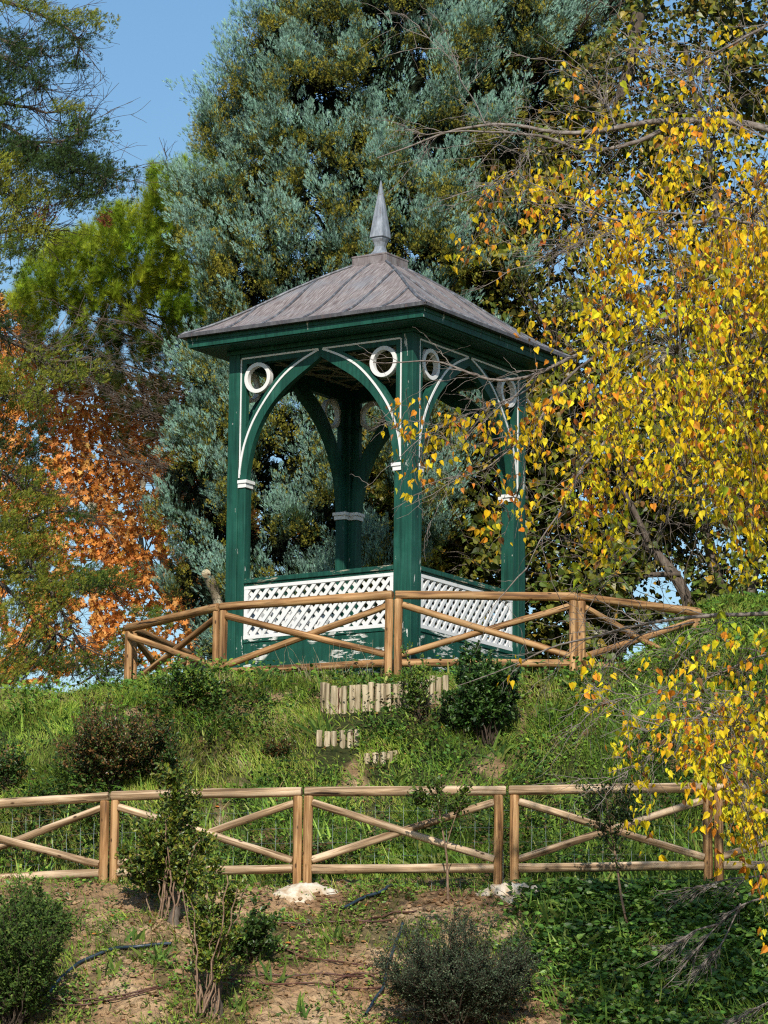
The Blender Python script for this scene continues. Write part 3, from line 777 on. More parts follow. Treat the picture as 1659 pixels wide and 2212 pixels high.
def grow(P0, D, L, n=8, bend=.3, grav=0.0, wig=.012):
    """N curved shoots: start P0, direction D, length L"""
    N = len(P0); D = norm(D); L = np.broadcast_to(L, (N,)); t = np.linspace(0, 1, n)
    side = norm(np.cross(D, rv(N)))
    P = P0[:, None]+D[:, None]*(t[None, :, None]*L[:, None, None])+side[:, None]*((t**2)[None, :, None]*L[:, None, None]*bend*rng.uniform(-1, 1, (N, 1, 1)))
    P[..., 2] += grav*(t**2)[None]*L[:, None]
    w = rng.normal(0, wig, (N, n, 3))*L[:, None, None]; w[:, 0] = 0
    return P+w
def along(P, R, m, lo=.25, hi=1.):
    """m random points per line: position, tangent, radius, parameter"""
    N, n, _ = P.shape; t = rng.uniform(lo, hi, (N, m))*(n-1); i = np.clip(t.astype(int), 0, n-2); f = (t-i)[..., None]
    r = np.arange(N)[:, None]; A = P[r, i]; B = P[r, i+1]
    return (A*(1-f)+B*f).reshape(-1, 3), norm(B-A).reshape(-1, 3), np.repeat(np.arange(N), m), (t/(n-1)).ravel()

SUNV = np.array([0, -1, .62])

# ------------------------------------------------------------------ conifer with feathery sprays
def sprays(C, AX, L, R, per, tipcol, lowcol, seed=0, size=.085, darkcol=(.02, .032, .014), outw=.75, tmpl=SPRIG, wid=1.0, lowthr=.5, tw=.6):
    """plumes: centre base C, axis AX, length L, radius R; per sprigs each"""
    N = len(C); n = N*per
    t = rng.uniform(0, 1, n)**.8; an = rng.uniform(0, 2*pi, n); q = np.sqrt(rng.uniform(.15, 1, n))
    ax = np.repeat(norm(AX), per, 0); c = np.repeat(C, per, 0); Lr = np.repeat(L, per); Rr = np.repeat(R, per)
    s1 = norm(np.cross(ax, np.array([.3, .9, .2]))); s2 = np.cross(ax, s1)
    rad = s1*np.cos(an)[:, None]+s2*np.sin(an)[:, None]
    env = np.sin(np.clip(t*.85+.12, 0, 1)*pi)**.7*(1-.35*t)
    P = c+ax*(t*Lr)[:, None]+rad*(Rr*env*q)[:, None]
    D = norm(ax*.9+rad*outw*(1.1-t)[:, None]+rv(n)*.35+np.array([0, 0, .25]))
    lump = vn(P[:, 0]*3.1+P[:, 2]*2.3, P[:, 1]*2+P[:, 2]*3.7, seed)*.7+rng.uniform(0, .3, n)
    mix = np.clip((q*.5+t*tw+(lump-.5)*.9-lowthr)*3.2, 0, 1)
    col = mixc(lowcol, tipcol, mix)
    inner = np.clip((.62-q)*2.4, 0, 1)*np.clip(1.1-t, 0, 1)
    col = mixc(col, np.array(darkcol), inner)  # inner sprigs darkened: plume self-shading painted into the tint
    col = jit(col, .16, .05)
    return inst(tmpl[0], tmpl[1], P, D, rv(n), size*rng.uniform(.7, 1.3, n), size*rng.uniform(.8, 1.15, n)*wid, col)

# --- the tall blue grey cypress behind the gazebo
P4 = [(595, -60), (610, 10), (548, 40), (540, 95), (515, 115), (500, 200), (437, 245), (452, 300), (480, 380), (455, 400), (385, 395), (383, 430), (400, 500), (445, 560), (440, 640), (475, 700), (470, 760), (385, 770), (380, 810), (430, 860), (365, 880), (345, 930), (395, 1000), (350, 1020), (335, 1110), (375, 1150), (395, 1250), (345, 1230), (370, 1290), (400, 1330), (420, 1420), (480, 1440), (560, 1450), (800, 1460), (900, 1400), (1000, 1000), (1090, 700), (1230, 420), (1330, 150), (1380, -60)]
cy = empty('cypress_tree', (1.0, 52.5, 7.7), 'tall blue grey cypress with yellowish cone clusters rising behind the gazebo', 'tree')
og = np.array([1.0, 52.5, 7.7])
q = polyfill(P4, 2700)
def cyp_depth(vx, vy):
    w = np.clip((vx-830)/520., -1, 1); return 53.2-3.6*np.sqrt(np.clip(1-w*w, 0, 1))+1.0*(vn(vx/90., vy/120., 31)-.5)+1.2*(vn(vx/40., vy/58., 39)-.5)
q = q[vn(q[:, 0]/27.+q[:, 1]/90., q[:, 1]/38., 33)*.75+vn(q[:, 0]/95., q[:, 1]/120., 34)*.25 > .56]
rim = []
for i_ in range(17):
    a_, b_ = np.array(P4[i_], float), np.array(P4[i_+1], float); k_ = max(1, int(np.linalg.norm(b_-a_)/16)); rim.append(a_+(b_-a_)*rng.uniform(0, 1, (k_, 1))+rng.normal(0, 5, (k_, 2))+np.array([9, 6]))
q = np.concatenate([q]+rim)
D_ = cyp_depth(q[:, 0], q[:, 1])+rng.uniform(-.3, .5, len(q)); C = at(q[:, 0], q[:, 1], D_); nb_ = len(C)
outd = np.stack([(q[:, 0]-830)/560., np.full(nb_, -.6), np.full(nb_, .85)], -1)
AXb = norm(outd+rv(nb_)*.35); bl = vn(q[:, 0]/60., q[:, 1]/70., 35)
parts = []
kp = 3; ib = np.repeat(np.arange(nb_), kp); AXp_ = norm(AXb[ib]+rv(len(ib))*.5+np.array([0, 0, .25])); Lq = rng.uniform(.26, .56, len(ib))*(.75+.5*bl[ib])
Pq = C[ib]+rng.normal(0, 1, (len(ib), 3))*np.array([.075, .07, .07])
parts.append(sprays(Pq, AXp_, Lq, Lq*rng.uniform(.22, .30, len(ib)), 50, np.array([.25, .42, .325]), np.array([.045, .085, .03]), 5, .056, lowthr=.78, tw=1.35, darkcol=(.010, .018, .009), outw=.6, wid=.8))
ko = 5; io = np.repeat(np.arange(nb_), ko); sel = rng.uniform(0, 1, len(io)) < np.clip(1.35-bl[io]*1.1, .3, 1); io = io[sel]
Po = C[io]+rng.normal(0, 1, (len(io), 3))*np.array([.10, .08, .09])-np.array([0, .08, .08]); Lo = rng.uniform(.12, .22, len(io))
parts.append(sprays(Po, norm(np.array([0, -.6, .4])+rv(len(io))*.6), Lo, Lo*.62, 30, np.array([.34, .31, .045]), np.array([.07, .08, .02]), 6, .036, lowthr=.45, darkcol=(.02, .028, .01), outw=1.0, wid=1.3))
# inner foliage, tinted near-black so shade is painted into the gaps
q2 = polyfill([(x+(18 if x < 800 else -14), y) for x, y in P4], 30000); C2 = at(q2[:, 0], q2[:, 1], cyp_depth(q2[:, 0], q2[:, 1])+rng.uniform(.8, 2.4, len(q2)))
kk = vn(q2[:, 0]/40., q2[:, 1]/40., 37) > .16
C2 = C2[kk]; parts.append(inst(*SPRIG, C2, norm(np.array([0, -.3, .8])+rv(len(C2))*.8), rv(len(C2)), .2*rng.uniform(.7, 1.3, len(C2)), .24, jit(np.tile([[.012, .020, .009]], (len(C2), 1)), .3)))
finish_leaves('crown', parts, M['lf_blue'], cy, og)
lines = []
tr = smooth_line(np.array([(1.0, 52.6, 7.4), (1.02, 52.5, 11), (.95, 52.6, 15), (1.1, 52.5, 20)]), 16); lines.append((tr, np.linspace(.3, .12, 16)))
nb = 130; zb = rng.uniform(8.2, 18.5, nb); s0 = np.stack([np.full(nb, 1.0), np.full(nb, 52.5), zb], -1); an = rng.uniform(0, 2*pi, nb)
P = grow(s0, np.stack([np.cos(an), np.sin(an)*.8-.3, rng.uniform(.5, 1.3, nb)], -1), rng.uniform(2.0, 3.6, nb), 12, .25); R = np.linspace(.055, .012, 12)[None]*rng.uniform(.7, 1.2, (nb, 1)); lines.append((P, R))
p_, t_, i_, _ = along(P, R, 9, .3); P2 = grow(p_, t_+rv(len(p_))*.8+np.array([0, -.2, .2]), rng.uniform(.4, 1.1, len(p_)), 7, .3); lines.append((P2, np.linspace(.012, .004, 7)[None]*np.ones((len(P2), 1))))
tube_obj('trunk', lines, M['twig_dark'], cy, og)

# --- pine with long bright needles at the left
pine = empty('pine_tree', (-3.9, 57, 7.6), 'bright green long-needled pine behind the left end of the hill', 'tree'); og = np.array([-3.9, 57, 7.6])
P2p = [(55, 590), (115, 525), (150, 510), (190, 500), (230, 465), (262, 445), (318, 405), (330, 372), (372, 372), (400, 355), (450, 335), (520, 350), (520, 470), (500, 720), (450, 770), (385, 810), (310, 800), (230, 860), (130, 840), (60, 760), (25, 660)]
q = polyfill(P2p, 3100)
edge = np.array([(55, 585), (75, 560), (110, 525), (130, 520), (180, 505), (170, 520), (225, 470), (260, 445), (285, 440), (325, 378), (350, 372), (395, 360), (448, 338), (430, 350), (25, 660), (40, 620)], float)
q = np.concatenate([q, np.repeat(edge, 6, 0)+rng.normal(0, 9, (len(edge)*6, 2))])
Cp = at(q[:, 0], q[:, 1], 56.5+rng.uniform(-1.2, 1.2, len(q))+.004*(q[:, 1]-500))
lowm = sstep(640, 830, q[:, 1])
kk = (rng.uniform(0, 1, len(q)) > lowm*.55) & (vn(q[:, 0]/34., q[:, 1]/40., 44) > .2)
Cp = Cp[kk]; q = q[kk]; lowm = lowm[kk]
AXp = norm(np.array([0.05, -.25, .85])+rv(len(Cp))*.55)
# brushes: needles set along a short shoot
parts = []
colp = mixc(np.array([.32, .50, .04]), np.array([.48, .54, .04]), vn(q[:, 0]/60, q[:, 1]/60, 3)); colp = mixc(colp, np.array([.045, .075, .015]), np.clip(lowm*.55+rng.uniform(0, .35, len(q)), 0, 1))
for k_ in range(3):
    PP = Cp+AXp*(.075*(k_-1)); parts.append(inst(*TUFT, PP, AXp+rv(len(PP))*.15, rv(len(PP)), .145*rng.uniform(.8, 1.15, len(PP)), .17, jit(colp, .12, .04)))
# sparse darker tufts below, among bare branches
qs = polyfill([(180, 740), (420, 720), (440, 800), (420, 960), (330, 1000), (240, 960), (210, 840)], 260); Cs = at(qs[:, 0], qs[:, 1], 56.5+rng.uniform(-.8, .8, len(qs)))
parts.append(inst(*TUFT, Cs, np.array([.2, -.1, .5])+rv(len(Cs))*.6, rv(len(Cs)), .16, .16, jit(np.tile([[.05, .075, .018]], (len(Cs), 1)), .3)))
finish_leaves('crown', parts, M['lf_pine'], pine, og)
lines = []; tr = smooth_line(np.array([at(470, 1460, 57), at(462, 1000, 57), at(470, 700, 57.1), at(440, 450, 57)]), 16); lines.append((tr, np.linspace(.16, .05, 16)))
vb = [((480, 960), (330, 905)), ((480, 905), (300, 880)), ((490, 860), (260, 800)), ((480, 830), (230, 770)), ((480, 800), (300, 700)), ((480, 760), (250, 640)), ((470, 720), (150, 600)), ((465, 690), (200, 540)), ((465, 640), (300, 470)), ((460, 600), (360, 400)), ((480, 1010), (250, 990)), ((480, 930), (240, 860)), ((470, 770), (120, 660)), ((480, 1080), (300, 1020)), ((480, 980), (360, 960)), ((480, 880), (200, 830))]
Pb = []
for a, b in vb:
    A = at(*a, 57.); B = at(*b, 56.3+rng.uniform(-.4, .6)); mid = (A+B)/2+np.array([0, 0, -.12]); Pb.append(wiggle(smooth_line([A, mid, B], 14), .012))
Pb = np.array(Pb); Rb = np.linspace(.026, .007, 14)[None]*np.ones((len(Pb), 1)); lines.append((Pb, Rb))
p_, t_, i_, _ = along(Pb, Rb, 22, .15); P2 = grow(p_, t_+rv(len(p_))*.55+np.array([0, 0, .15]), rng.uniform(.25, .95, len(p_)), 8, .35); lines.append((P2, np.linspace(.0075, .003, 8)[None]*np.ones((len(P2), 1))))
p_, t_, i_, _ = along(P2, None, 3, .3); P3 = grow(p_, t_+rv(len(p_))*.7, rng.uniform(.12, .4, len(p_)), 5, .35); lines.append((P3, np.linspace(.004, .002, 5)[None]*np.ones((len(P3), 1))))
tube_obj('trunk', lines, M['bark'], pine, og)

# --- orange plane tree
org = empty('plane_tree', (-3.2, 63, 7.4), 'orange autumn broadleaf tree seen through the gaps on the left', 'tree'); og = np.array([-3.2, 63, 7.4])
PO = [(-40, 620), (40, 640), (90, 740), (230, 800), (330, 810), (460, 800), (560, 830), (560, 1250), (470, 1180), (400, 1160), (350, 1190), (330, 1250), (300, 1290), (260, 1360), (200, 1420), (120, 1470), (-40, 1480)]
q = np.concatenate([polyfill(PO, 21000), polyfill([(-350, 640), (-40, 620), (-40, 1480), (-350, 1480)], 4000)]); kk = (vn(q[:, 0]/26., q[:, 1]/26., 51)*.6+vn(q[:, 0]/9., q[:, 1]/9., 52)*.4 > .36-.08*(q[:, 1] < 1050)+.05*(q[:, 1] > 1200)); q = q[kk]
q = np.concatenate([q, polyfill([(600, 1150), (720, 1100), (720, 1240), (620, 1250)], 250), polyfill([(380, 1160), (480, 1180), (480, 1310), (420, 1280)], 260), polyfill([(230, 1200), (400, 1180), (470, 1300), (440, 1420), (300, 1440), (180, 1440)], 1500), polyfill([(1180, 1130), (1300, 1130), (1300, 1260), (1200, 1260)], 60)])
C = at(q[:, 0], q[:, 1], 59+rng.uniform(-1.2, 1.2, len(q)))
base = [(.74, .29, .06), (.86, .42, .12), (.50, .17, .04), (.85, .50, .14)]
ci = rng.choice(4, len(q), p=[.4, .3, .22, .08]); col = jit(np.array(base)[ci], .15, .05)
leaf_org = inst(*LEAF_MAPLE, C, norm(np.array([0, -.1, -.6])+rv(len(C))*.7), norm(np.array([0, -1, .5])+rv(len(C))*.8), rng.uniform(.06, .115, len(C)), rng.uniform(.06, .11, len(C)), col)
finish_leaves('crown', [leaf_org], M['lf_yellow'], org, og)
lines = []
for pts, r0, r1 in (([(430, 1480), (425, 1360), (330, 1240), (250, 1150), (180, 1050)], .14, .05), ([(440, 1470), (400, 1310), (350, 1230), (340, 1150), (345, 1000)], .11, .04), ([(380, 1300), (300, 1200), (310, 1050), (280, 900)], .05, .02), ([(250, 1150), (150, 1050), (100, 900), (90, 760)], .05, .015), ([(330, 1240), (200, 1200), (90, 1180), (20, 1120)], .05, .015), ([(400, 1320), (460, 1200), (500, 1050), (480, 850)], .07, .02)):
    P = wiggle(smooth_line([at(*p, 63) for p in pts], 14), .03); lines.append((P, np.linspace(r0, r1, 14)))
Pm = np.array([l[0] for l in lines]); p_, t_, i_, _ = along(Pm, None, 26, .1); P2 = grow(p_, t_+rv(len(p_))*.8, rng.uniform(.5, 1.5, len(p_)), 8, .35); lines.append((P2, np.linspace(.014, .004, 8)[None]*np.ones((len(P2), 1))))
tube_obj('trunk', lines, M['plane_bark'], org, og, 8)
stub = empty('pruned_trunk', tuple(at(470, 1440, 50)), 'smooth pale tree trunk with a sawn-off top left of the gazebo', 'tree')
og = at(470, 1440, 50)
tube_obj('trunk', [(wiggle(smooth_line([at(500, 1480, 50), at(475, 1320, 50), at(462, 1270, 50), at(447, 1245, 49.9)], 14), .008), np.concatenate([np.linspace(.085, .062, 12), [.068, .06]]))], M['plane_bark'], stub, og, 12)
an = np.linspace(0, 2*pi, 13)[:-1]; cpt = at(445.5, 1240, 49.87)-og
m = MB(); m.add(np.concatenate([[cpt+np.array([0, -.055, 0])], [cpt+np.array([cos(a)*.058, -.03, sin(a)*.058]) for a in an]]), np.array([(0, i+1, (i+1) % 12+1) for i in range(12)])); m.build('sawn_end', M['stake'], stub)

# --- the mulberry with dark olive leaves, right of and behind the gazebo
mul = empty('mulberry_tree', (4.5, 50, 8.2), 'dense tree with glossy dark olive leaves filling the space right of the gazebo', 'tree'); og = np.array([4.5, 50, 8.2])
PM = [(1210, 130), (1320, 60), (1380, -60), (1700, -60), (1700, 1330), (1500, 1340), (1400, 1340), (1300, 1440), (1120, 1460), (780, 1440), (790, 1180), (810, 1030), (760, 900), (800, 760), (980, 620), (1000, 380), (1120, 330)]
q = np.concatenate([polyfill(PM, 44000), polyfill([(1700, -100), (2350, -100), (2350, 1400), (1700, 1340)], 9000), polyfill([(780, 760), (1300, 620), (1500, 900), (1500, 1230), (1330, 1440), (900, 1450), (780, 1300)], 14000)]); nz = vn(q[:, 0]/38., q[:, 1]/38., 61)*.5+vn(q[:, 0]/13., q[:, 1]/13., 62)*.5
hole = inpoly([(1360, 1280), (1400, 1235), (1470, 1225), (1500, 1260), (1480, 1310), (1400, 1300)], q[:, 0], q[:, 1])
hole2 = inpoly([(1560, 300), (1700, 250), (1700, 480), (1580, 520)], q[:, 0], q[:, 1])
kk = (nz > .24) & ~(hole & (rng.uniform(0, 1, len(q)) < .9)) & ~(hole2 & (rng.uniform(0, 1, len(q)) < .45)); q = q[kk]
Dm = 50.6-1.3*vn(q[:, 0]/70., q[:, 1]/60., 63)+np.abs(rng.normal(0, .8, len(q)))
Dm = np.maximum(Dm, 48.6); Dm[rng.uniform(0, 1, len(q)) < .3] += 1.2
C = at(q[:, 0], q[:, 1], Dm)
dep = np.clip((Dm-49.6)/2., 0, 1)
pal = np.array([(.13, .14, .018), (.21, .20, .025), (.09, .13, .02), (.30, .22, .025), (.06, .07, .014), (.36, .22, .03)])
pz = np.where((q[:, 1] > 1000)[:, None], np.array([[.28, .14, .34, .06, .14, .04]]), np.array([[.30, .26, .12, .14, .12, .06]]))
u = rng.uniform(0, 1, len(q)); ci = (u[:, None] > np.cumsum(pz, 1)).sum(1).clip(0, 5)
col = jit(pal[ci], .25, .06)*(1-.55*dep)[:, None]  # leaves deeper in the crown darkened, interior shade put into their colour
big = vn(q[:, 0]/80., q[:, 1]/80., 66) > .52
sz = np.where(big, rng.uniform(.08, .125, len(q)), rng.uniform(.05, .085, len(q)))
DD = norm(np.array([0, -.25, -.55])+rv(len(C))*.85)
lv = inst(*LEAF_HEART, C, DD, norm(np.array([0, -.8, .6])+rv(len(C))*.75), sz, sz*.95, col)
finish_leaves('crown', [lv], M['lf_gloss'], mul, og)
lines = []
for pts, r0, r1 in (([(1520, 1480), (1500, 1330), (1470, 1240), (1380, 1160), (1250, 1100), (1120, 1080)], .10, .03), ([(1540, 1470), (1560, 1250), (1500, 1050), (1420, 850), (1350, 600)], .10, .03), ([(1560, 1480), (1640, 1200), (1600, 900), (1560, 500), (1480, 100)], .12, .03), ([(1400, 1170), (1300, 950), (1180, 700), (1080, 500)], .04, .015), ([(1470, 1240), (1330, 1250), (1200, 1260), (1000, 1200)], .04, .012), ([(1380, 1260), (1250, 1180), (1100, 1150), (950, 1040)], .03, .012), ([(1380, 30), (1370, 100), (1350, 170), (1320, 300)], .09, .05)):
    P = wiggle(smooth_line([at(*p, 50.3) for p in pts], 14), .03); lines.append((P, np.linspace(r0, r1, 14)))
Pm = np.array([l[0] for l in lines]); p_, t_, i_, _ = along(Pm, None, 34, .1); P2 = grow(p_, t_+rv(len(p_))*.8+np.array([0, -.5, 0]), rng.uniform(.5, 1.5, len(p_)), 8, .35); lines.append((P2, np.linspace(.010, .003, 8)[None]*np.ones((len(P2), 1))))
tube_obj('trunk', lines, M['bark'], mul, og, 7)

# --- dark conifer at the left edge
con = empty('conifer_tree', (-7.5, 47, 7.3), 'dark conifer with drooping boughs reaching in from the left edge', 'tree'); og = np.array([-7.5, 47, 7.3])
G1, G2, G3 = np.array([.04, .07, .02]), np.array([.24, .25, .03]), np.array([.11, .17, .028])
regs = [([(0, 0), (150, 25), (230, 22), (235, 42), (200, 62), (120, 45), (60, 20), (0, 30)], 42, G3, G2),
        ([(120, 50), (190, 80), (195, 110), (165, 145), (150, 140), (160, 105), (110, 75)], 30, G3, G1),
        ([(-30, 60), (60, 78), (110, 100), (120, 130), (100, 175), (110, 215), (60, 205), (-30, 200)], 110, G1*.8, G1*1.3),
        ([(-30, 190), (20, 200), (60, 230), (30, 260), (-30, 260)], 30, G1, G3),
        ([(135, 225), (165, 225), (170, 240), (140, 245)], 8, G3, G2),
        ([(140, 285), (170, 262), (215, 272), (205, 300), (190, 320), (160, 310)], 30, G3, G1),
        ([(-30, 290), (60, 300), (150, 310), (200, 350), (272, 372), (262, 395), (262, 420), (230, 425), (180, 440), (130, 420), (90, 380), (-30, 330)], 230, G1*.7, G1*1.4),
        ([(90, 380), (180, 430), (210, 440), (190, 465), (150, 450), (60, 430)], 34, G3, G2),
        ([(-30, 320), (48, 335), (52, 380), (30, 405), (-30, 400)], 60, G2, G2*1.35),
        ([(-30, 400), (60, 400), (60, 440), (-30, 450)], 40, G3, G2),
        ([(-30, 455), (50, 458), (110, 490), (95, 510), (40, 505), (-30, 500)], 66, G2*1.3, G2),
        ([(-30, 510), (50, 525), (75, 570), (40, 590), (-30, 600)], 55, G2, G3),
        ([(-30, 640), (10, 650), (25, 700), (10, 760), (-30, 780)], 30, G1, G1),
        ([(-30, 770), (80, 775), (110, 800), (118, 850), (90, 890), (-30, 890)], 110, G3, G2),
        ([(120, 765), (170, 755), (235, 780), (225, 800), (150, 815)], 22, G3, G2),
        ([(-30, 900), (90, 905), (100, 960), (40, 1010), (-30, 1010)], 60, G1, G1),
        ([(-30, 1000), (60, 1005), (110, 1060), (130, 1100), (120, 1140), (160, 1230), (150, 1290), (120, 1330), (110, 1400), (90, 1440), (60, 1500), (-30, 1520)], 460, G3, G2),
        ([(140, 1245), (190, 1232), (240, 1240), (292, 1250), (285, 1272), (220, 1285), (150, 1290)], 60, G1, G3),
        ([(150, 1110), (215, 1105), (230, 1120), (180, 1135)], 14, G3, G1),
        ([(120, 1400), (150, 1390), (200, 1420), (230, 1440), (160, 1470), (60, 1500)], 50, G1, G3),
        ([(240, 1385), (275, 1370), (290, 1400), (260, 1440)], 14, G3, G3),
        ([(230, 1430), (330, 1400), (360, 1440), (300, 1470), (230, 1470)], 20, G3, G1),
        ([(290, 1335), (330, 1310), (345, 1330), (310, 1350)], 8, G3, G3)]
def q_lo(p): return min(b_ for a_, b_ in p)
parts = []; ends = []
for poly, n, c1, c2 in regs:
    q = polyfill(poly, max(4, int(n*(.46 if q_lo(poly) < 440 else .36)))); C0 = at(q[:, 0], q[:, 1], 46.3+rng.uniform(-1., 1., len(q))); ends.append(C0)
    C = np.repeat(C0, 6, 0)+rng.normal(0, 1, (len(C0)*6, 3))*np.array([.13, .12, .045])
    AX = norm(np.array([.6, -.3, .45])+rv(len(C))*.5)
    Lp = rng.uniform(.10, .22, len(C))
    parts.append(sprays(C-AX*Lp[:, None]*.5, AX, Lp, Lp*.36, 24, c2, c1, 9, .036, darkcol=c1*.3, wid=1.2, outw=.9, lowthr=.45))
# dry reddish sprays
q = np.concatenate([polyfill([(80, 430), (115, 430), (110, 455), (70, 450)], 8), polyfill([(205, 445), (225, 440), (230, 465), (205, 465)], 6)]); C = at(q[:, 0], q[:, 1], 46); Lp = np.full(len(C), .16)
parts.append(sprays(C, norm(np.array([.3, -.2, -.8])+rv(len(C))*.3), Lp, Lp*.3, 16, np.array([.32, .10, .05]), np.array([.25, .10, .05]), 2, .06))
finish_leaves('crown', parts, M['lf'], con, og)
E_ = np.concatenate(ends)
lines = [(smooth_line([(-7.6, 47, 7.0), (-7.4, 47, 12), (-7.5, 47, 20)], 12), np.linspace(.35, .14, 12))]
mains = [[(-60, -20), (60, 25), (130, 50), (175, 100), (160, 140)], [(-60, 230), (20, 270), (80, 330), (180, 370), (255, 380)], [(-60, 60), (30, 100), (90, 110)], [(-60, 300), (60, 310), (130, 310), (190, 275)], [(-60, 100), (60, 150), (100, 200)], [(-60, 210), (60, 235), (110, 245), (160, 235)],
         [(-60, 640), (30, 720), (100, 760), (160, 740)], [(-60, 690), (20, 740), (120, 790), (200, 775)], [(-60, 520), (0, 500), (90, 500)], [(-60, 900), (20, 860), (90, 850)], [(-60, 1200), (60, 1240), (150, 1270), (230, 1260)], [(-60, 1210), (40, 1300), (120, 1370), (230, 1420)], [(-60, 1150), (60, 1120), (140, 1100), (200, 1115)], [(60, 1210), (120, 1290), (160, 1370), (220, 1480)], [(-60, 330), (20, 420), (60, 500)], [(-60, 980), (40, 1040), (90, 1060)]]
Pm = []
for pts in mains:
    P = wiggle(smooth_line([at(*p, 46.4) for p in pts], 16), .014); Pm.append(P); lines.append((P, np.linspace(.032, .008, 16)))
Pm = np.array(Pm); p_, t_, i_, _ = along(Pm, None, 26, .15); P2 = grow(p_, t_*.8+rv(len(p_))*.6, rng.uniform(.2, .8, len(p_)), 8, .5); lines.append((P2, np.linspace(.007, .0025, 8)[None]*np.ones((len(P2), 1))))
p_, t_, i_, _ = along(P2, None, 4, .3); P3 = grow(p_, t_+rv(len(p_))*.7, rng.uniform(.1, .3, len(p_)), 5, .4); lines.append((P3, np.linspace(.0035, .002, 5)[None]*np.ones((len(P3), 1))))
# twigs linking every spray back to the nearest limb
allp = Pm.reshape(-1, 3)
d = ((E_[:, None, :]-allp[None])**2).sum(-1); j = d.argmin(1); A = allp[j]; ok = np.sqrt(d[np.arange(len(j)), j]) < 1.4
A = A[ok]; B = E_[ok]; t = np.linspace(0, 1, 8)[None, :, None]; P4b = A[:, None]*(1-t)+B[:, None]*t; P4b[..., 2] -= .12*np.sin(t[..., 0]*pi)*np.linalg.norm(B-A, axis=1)[:, None]; P4b = wiggle(P4b, .01)
lines.append((P4b, np.linspace(.009, .003, 8)[None]*np.ones((len(P4b), 1))))
tube_obj('trunk', lines, M['bark'], con, og)

# --- the yellow tree reaching in from the right
yel = empty('yellow_tree', (8.0, 30.4, .9), 'yellow autumn tree with long grey branches and hanging heart-shaped leaves', 'tree'); og = np.array([8.0, 30.4, .9])
br = [([(1720, 300), (1600, 262), (1460, 258), (1390, 262), (1300, 285), (1230, 290), (1150, 280), (1100, 265), (1040, 270), (960, 285), (880, 325), (815, 345)], 31.40, 0.0340, 0.0045),
      ([(1460, 262), (1400, 300), (1330, 325), (1260, 330), (1180, 300), (1100, 292), (980, 287), (900, 300)], 31.40, 0.0221, 0.0036),
      ([(1720, 370), (1659, 395), (1580, 440), (1530, 475), (1440, 485), (1350, 475), (1280, 455), (1200, 440)], 30.40, 0.0204, 0.0036),
      ([(1720, 500), (1600, 475), (1530, 462), (1440, 455), (1340, 452)], 30.40, 0.0153, 0.0036),
      ([(1420, 695), (1370, 715), (1320, 742), (1242, 768), (1160, 812), (1094, 824), (1032, 819), (1006, 800), (982, 789), (918, 773), (861, 785), (800, 782)], 32.40, 0.0238, 0.0032),
      ([(1720, 610), (1600, 640), (1500, 665), (1420, 695)], 32.40, 0.0289, 0.0252),
      ([(1160, 812), (1147, 837), (1116, 855), (1041, 883), (984, 905), (918, 936), (880, 955)], 32.40, 0.0119, 0.0027),
      ([(1300, 760), (1241, 801), (1201, 841), (1181, 867), (1164, 907), (1146, 933), (1107, 959), (1071, 990), (1045, 1014), (1010, 1026), (962, 1027), (931, 1040), (905, 1050)], 32.40, 0.0145, 0.0027),
      ([(1720, 690), (1560, 756), (1469, 810), (1403, 855), (1369, 897), (1332, 926), (1307, 955), (1262, 992), (1241, 1025), (1229, 1071), (1208, 1116), (1171, 1153), (1150, 1195), (1135, 1236)], 31.40, 0.0306, 0.0027),
      ([(1720, 940), (1659, 959), (1610, 1021), (1543, 1029), (1485, 1054), (1436, 1108), (1419, 1170), (1411, 1232)], 31.40, 0.0153, 0.0027),
      ([(1720, 760), (1659, 810), (1610, 868), (1560, 905), (1489, 988), (1448, 1046), (1419, 1120), (1386, 1187), (1336, 1232), (1295, 1278)], 30.90, 0.0153, 0.0027),
      ([(1720, 1325), (1659, 1327), (1552, 1329), (1460, 1338), (1369, 1352), (1311, 1373), (1220, 1385), (1146, 1418), (1075, 1451), (985, 1480)], 30.40, 0.0187, 0.0023),
      ([(1500, 1345), (1440, 1358), (1390, 1372), (1340, 1400), (1300, 1450), (1262, 1500)], 30.40, 0.0085, 0.0023),
      ([(1720, 1480), (1659, 1492), (1580, 1512), (1520, 1532), (1450, 1587), (1395, 1632), (1355, 1667), (1305, 1687)], 28.90, 0.0127, 0.0023),
      ([(1720, 1400), (1620, 1420), (1540, 1460), (1470, 1480), (1390, 1500), (1290, 1520)], 29.40, 0.0093, 0.0023),
      ([(1720, 1560), (1640, 1560), (1560, 1545), (1480, 1550), (1400, 1580)], 28.90, 0.0085, 0.0023),
      ([(1720, 20), (1659, 55), (1560, 105), (1480, 155), (1420, 165)], 31.40, 0.0153, 0.0036),
      ([(1720, 330), (1659, 300), (1560, 250), (1480, 180), (1400, 120), (1330, 60)], 31.40, 0.0119, 0.0027),
      ([(1049, 268), (1030, 220), (999, 180), (975, 130), (944, 100), (899, 55)], 31.60, 0.0076, 0.0018),
      ([(1330, 270), (1300, 200), (1270, 140), (1275, 140)], 31.60, 0.0076, 0.0027),
      ([(1720, 560), (1600, 550), (1500, 570), (1400, 600), (1300, 640), (1240, 650)], 31.40, 0.0119, 0.0027),
      ([(1350, 480), (1300, 520), (1240, 540), (1180, 560), (1120, 560)], 31.00, 0.0068, 0.0018),
      ([(1150, 282), (1140, 330), (1100, 380), (1050, 420)], 31.20, 0.0059, 0.0018),
      ([(1720, 1100), (1640, 1080), (1560, 1110), (1500, 1160)], 30.40, 0.0076, 0.0023)]
lines = []; Pm = []
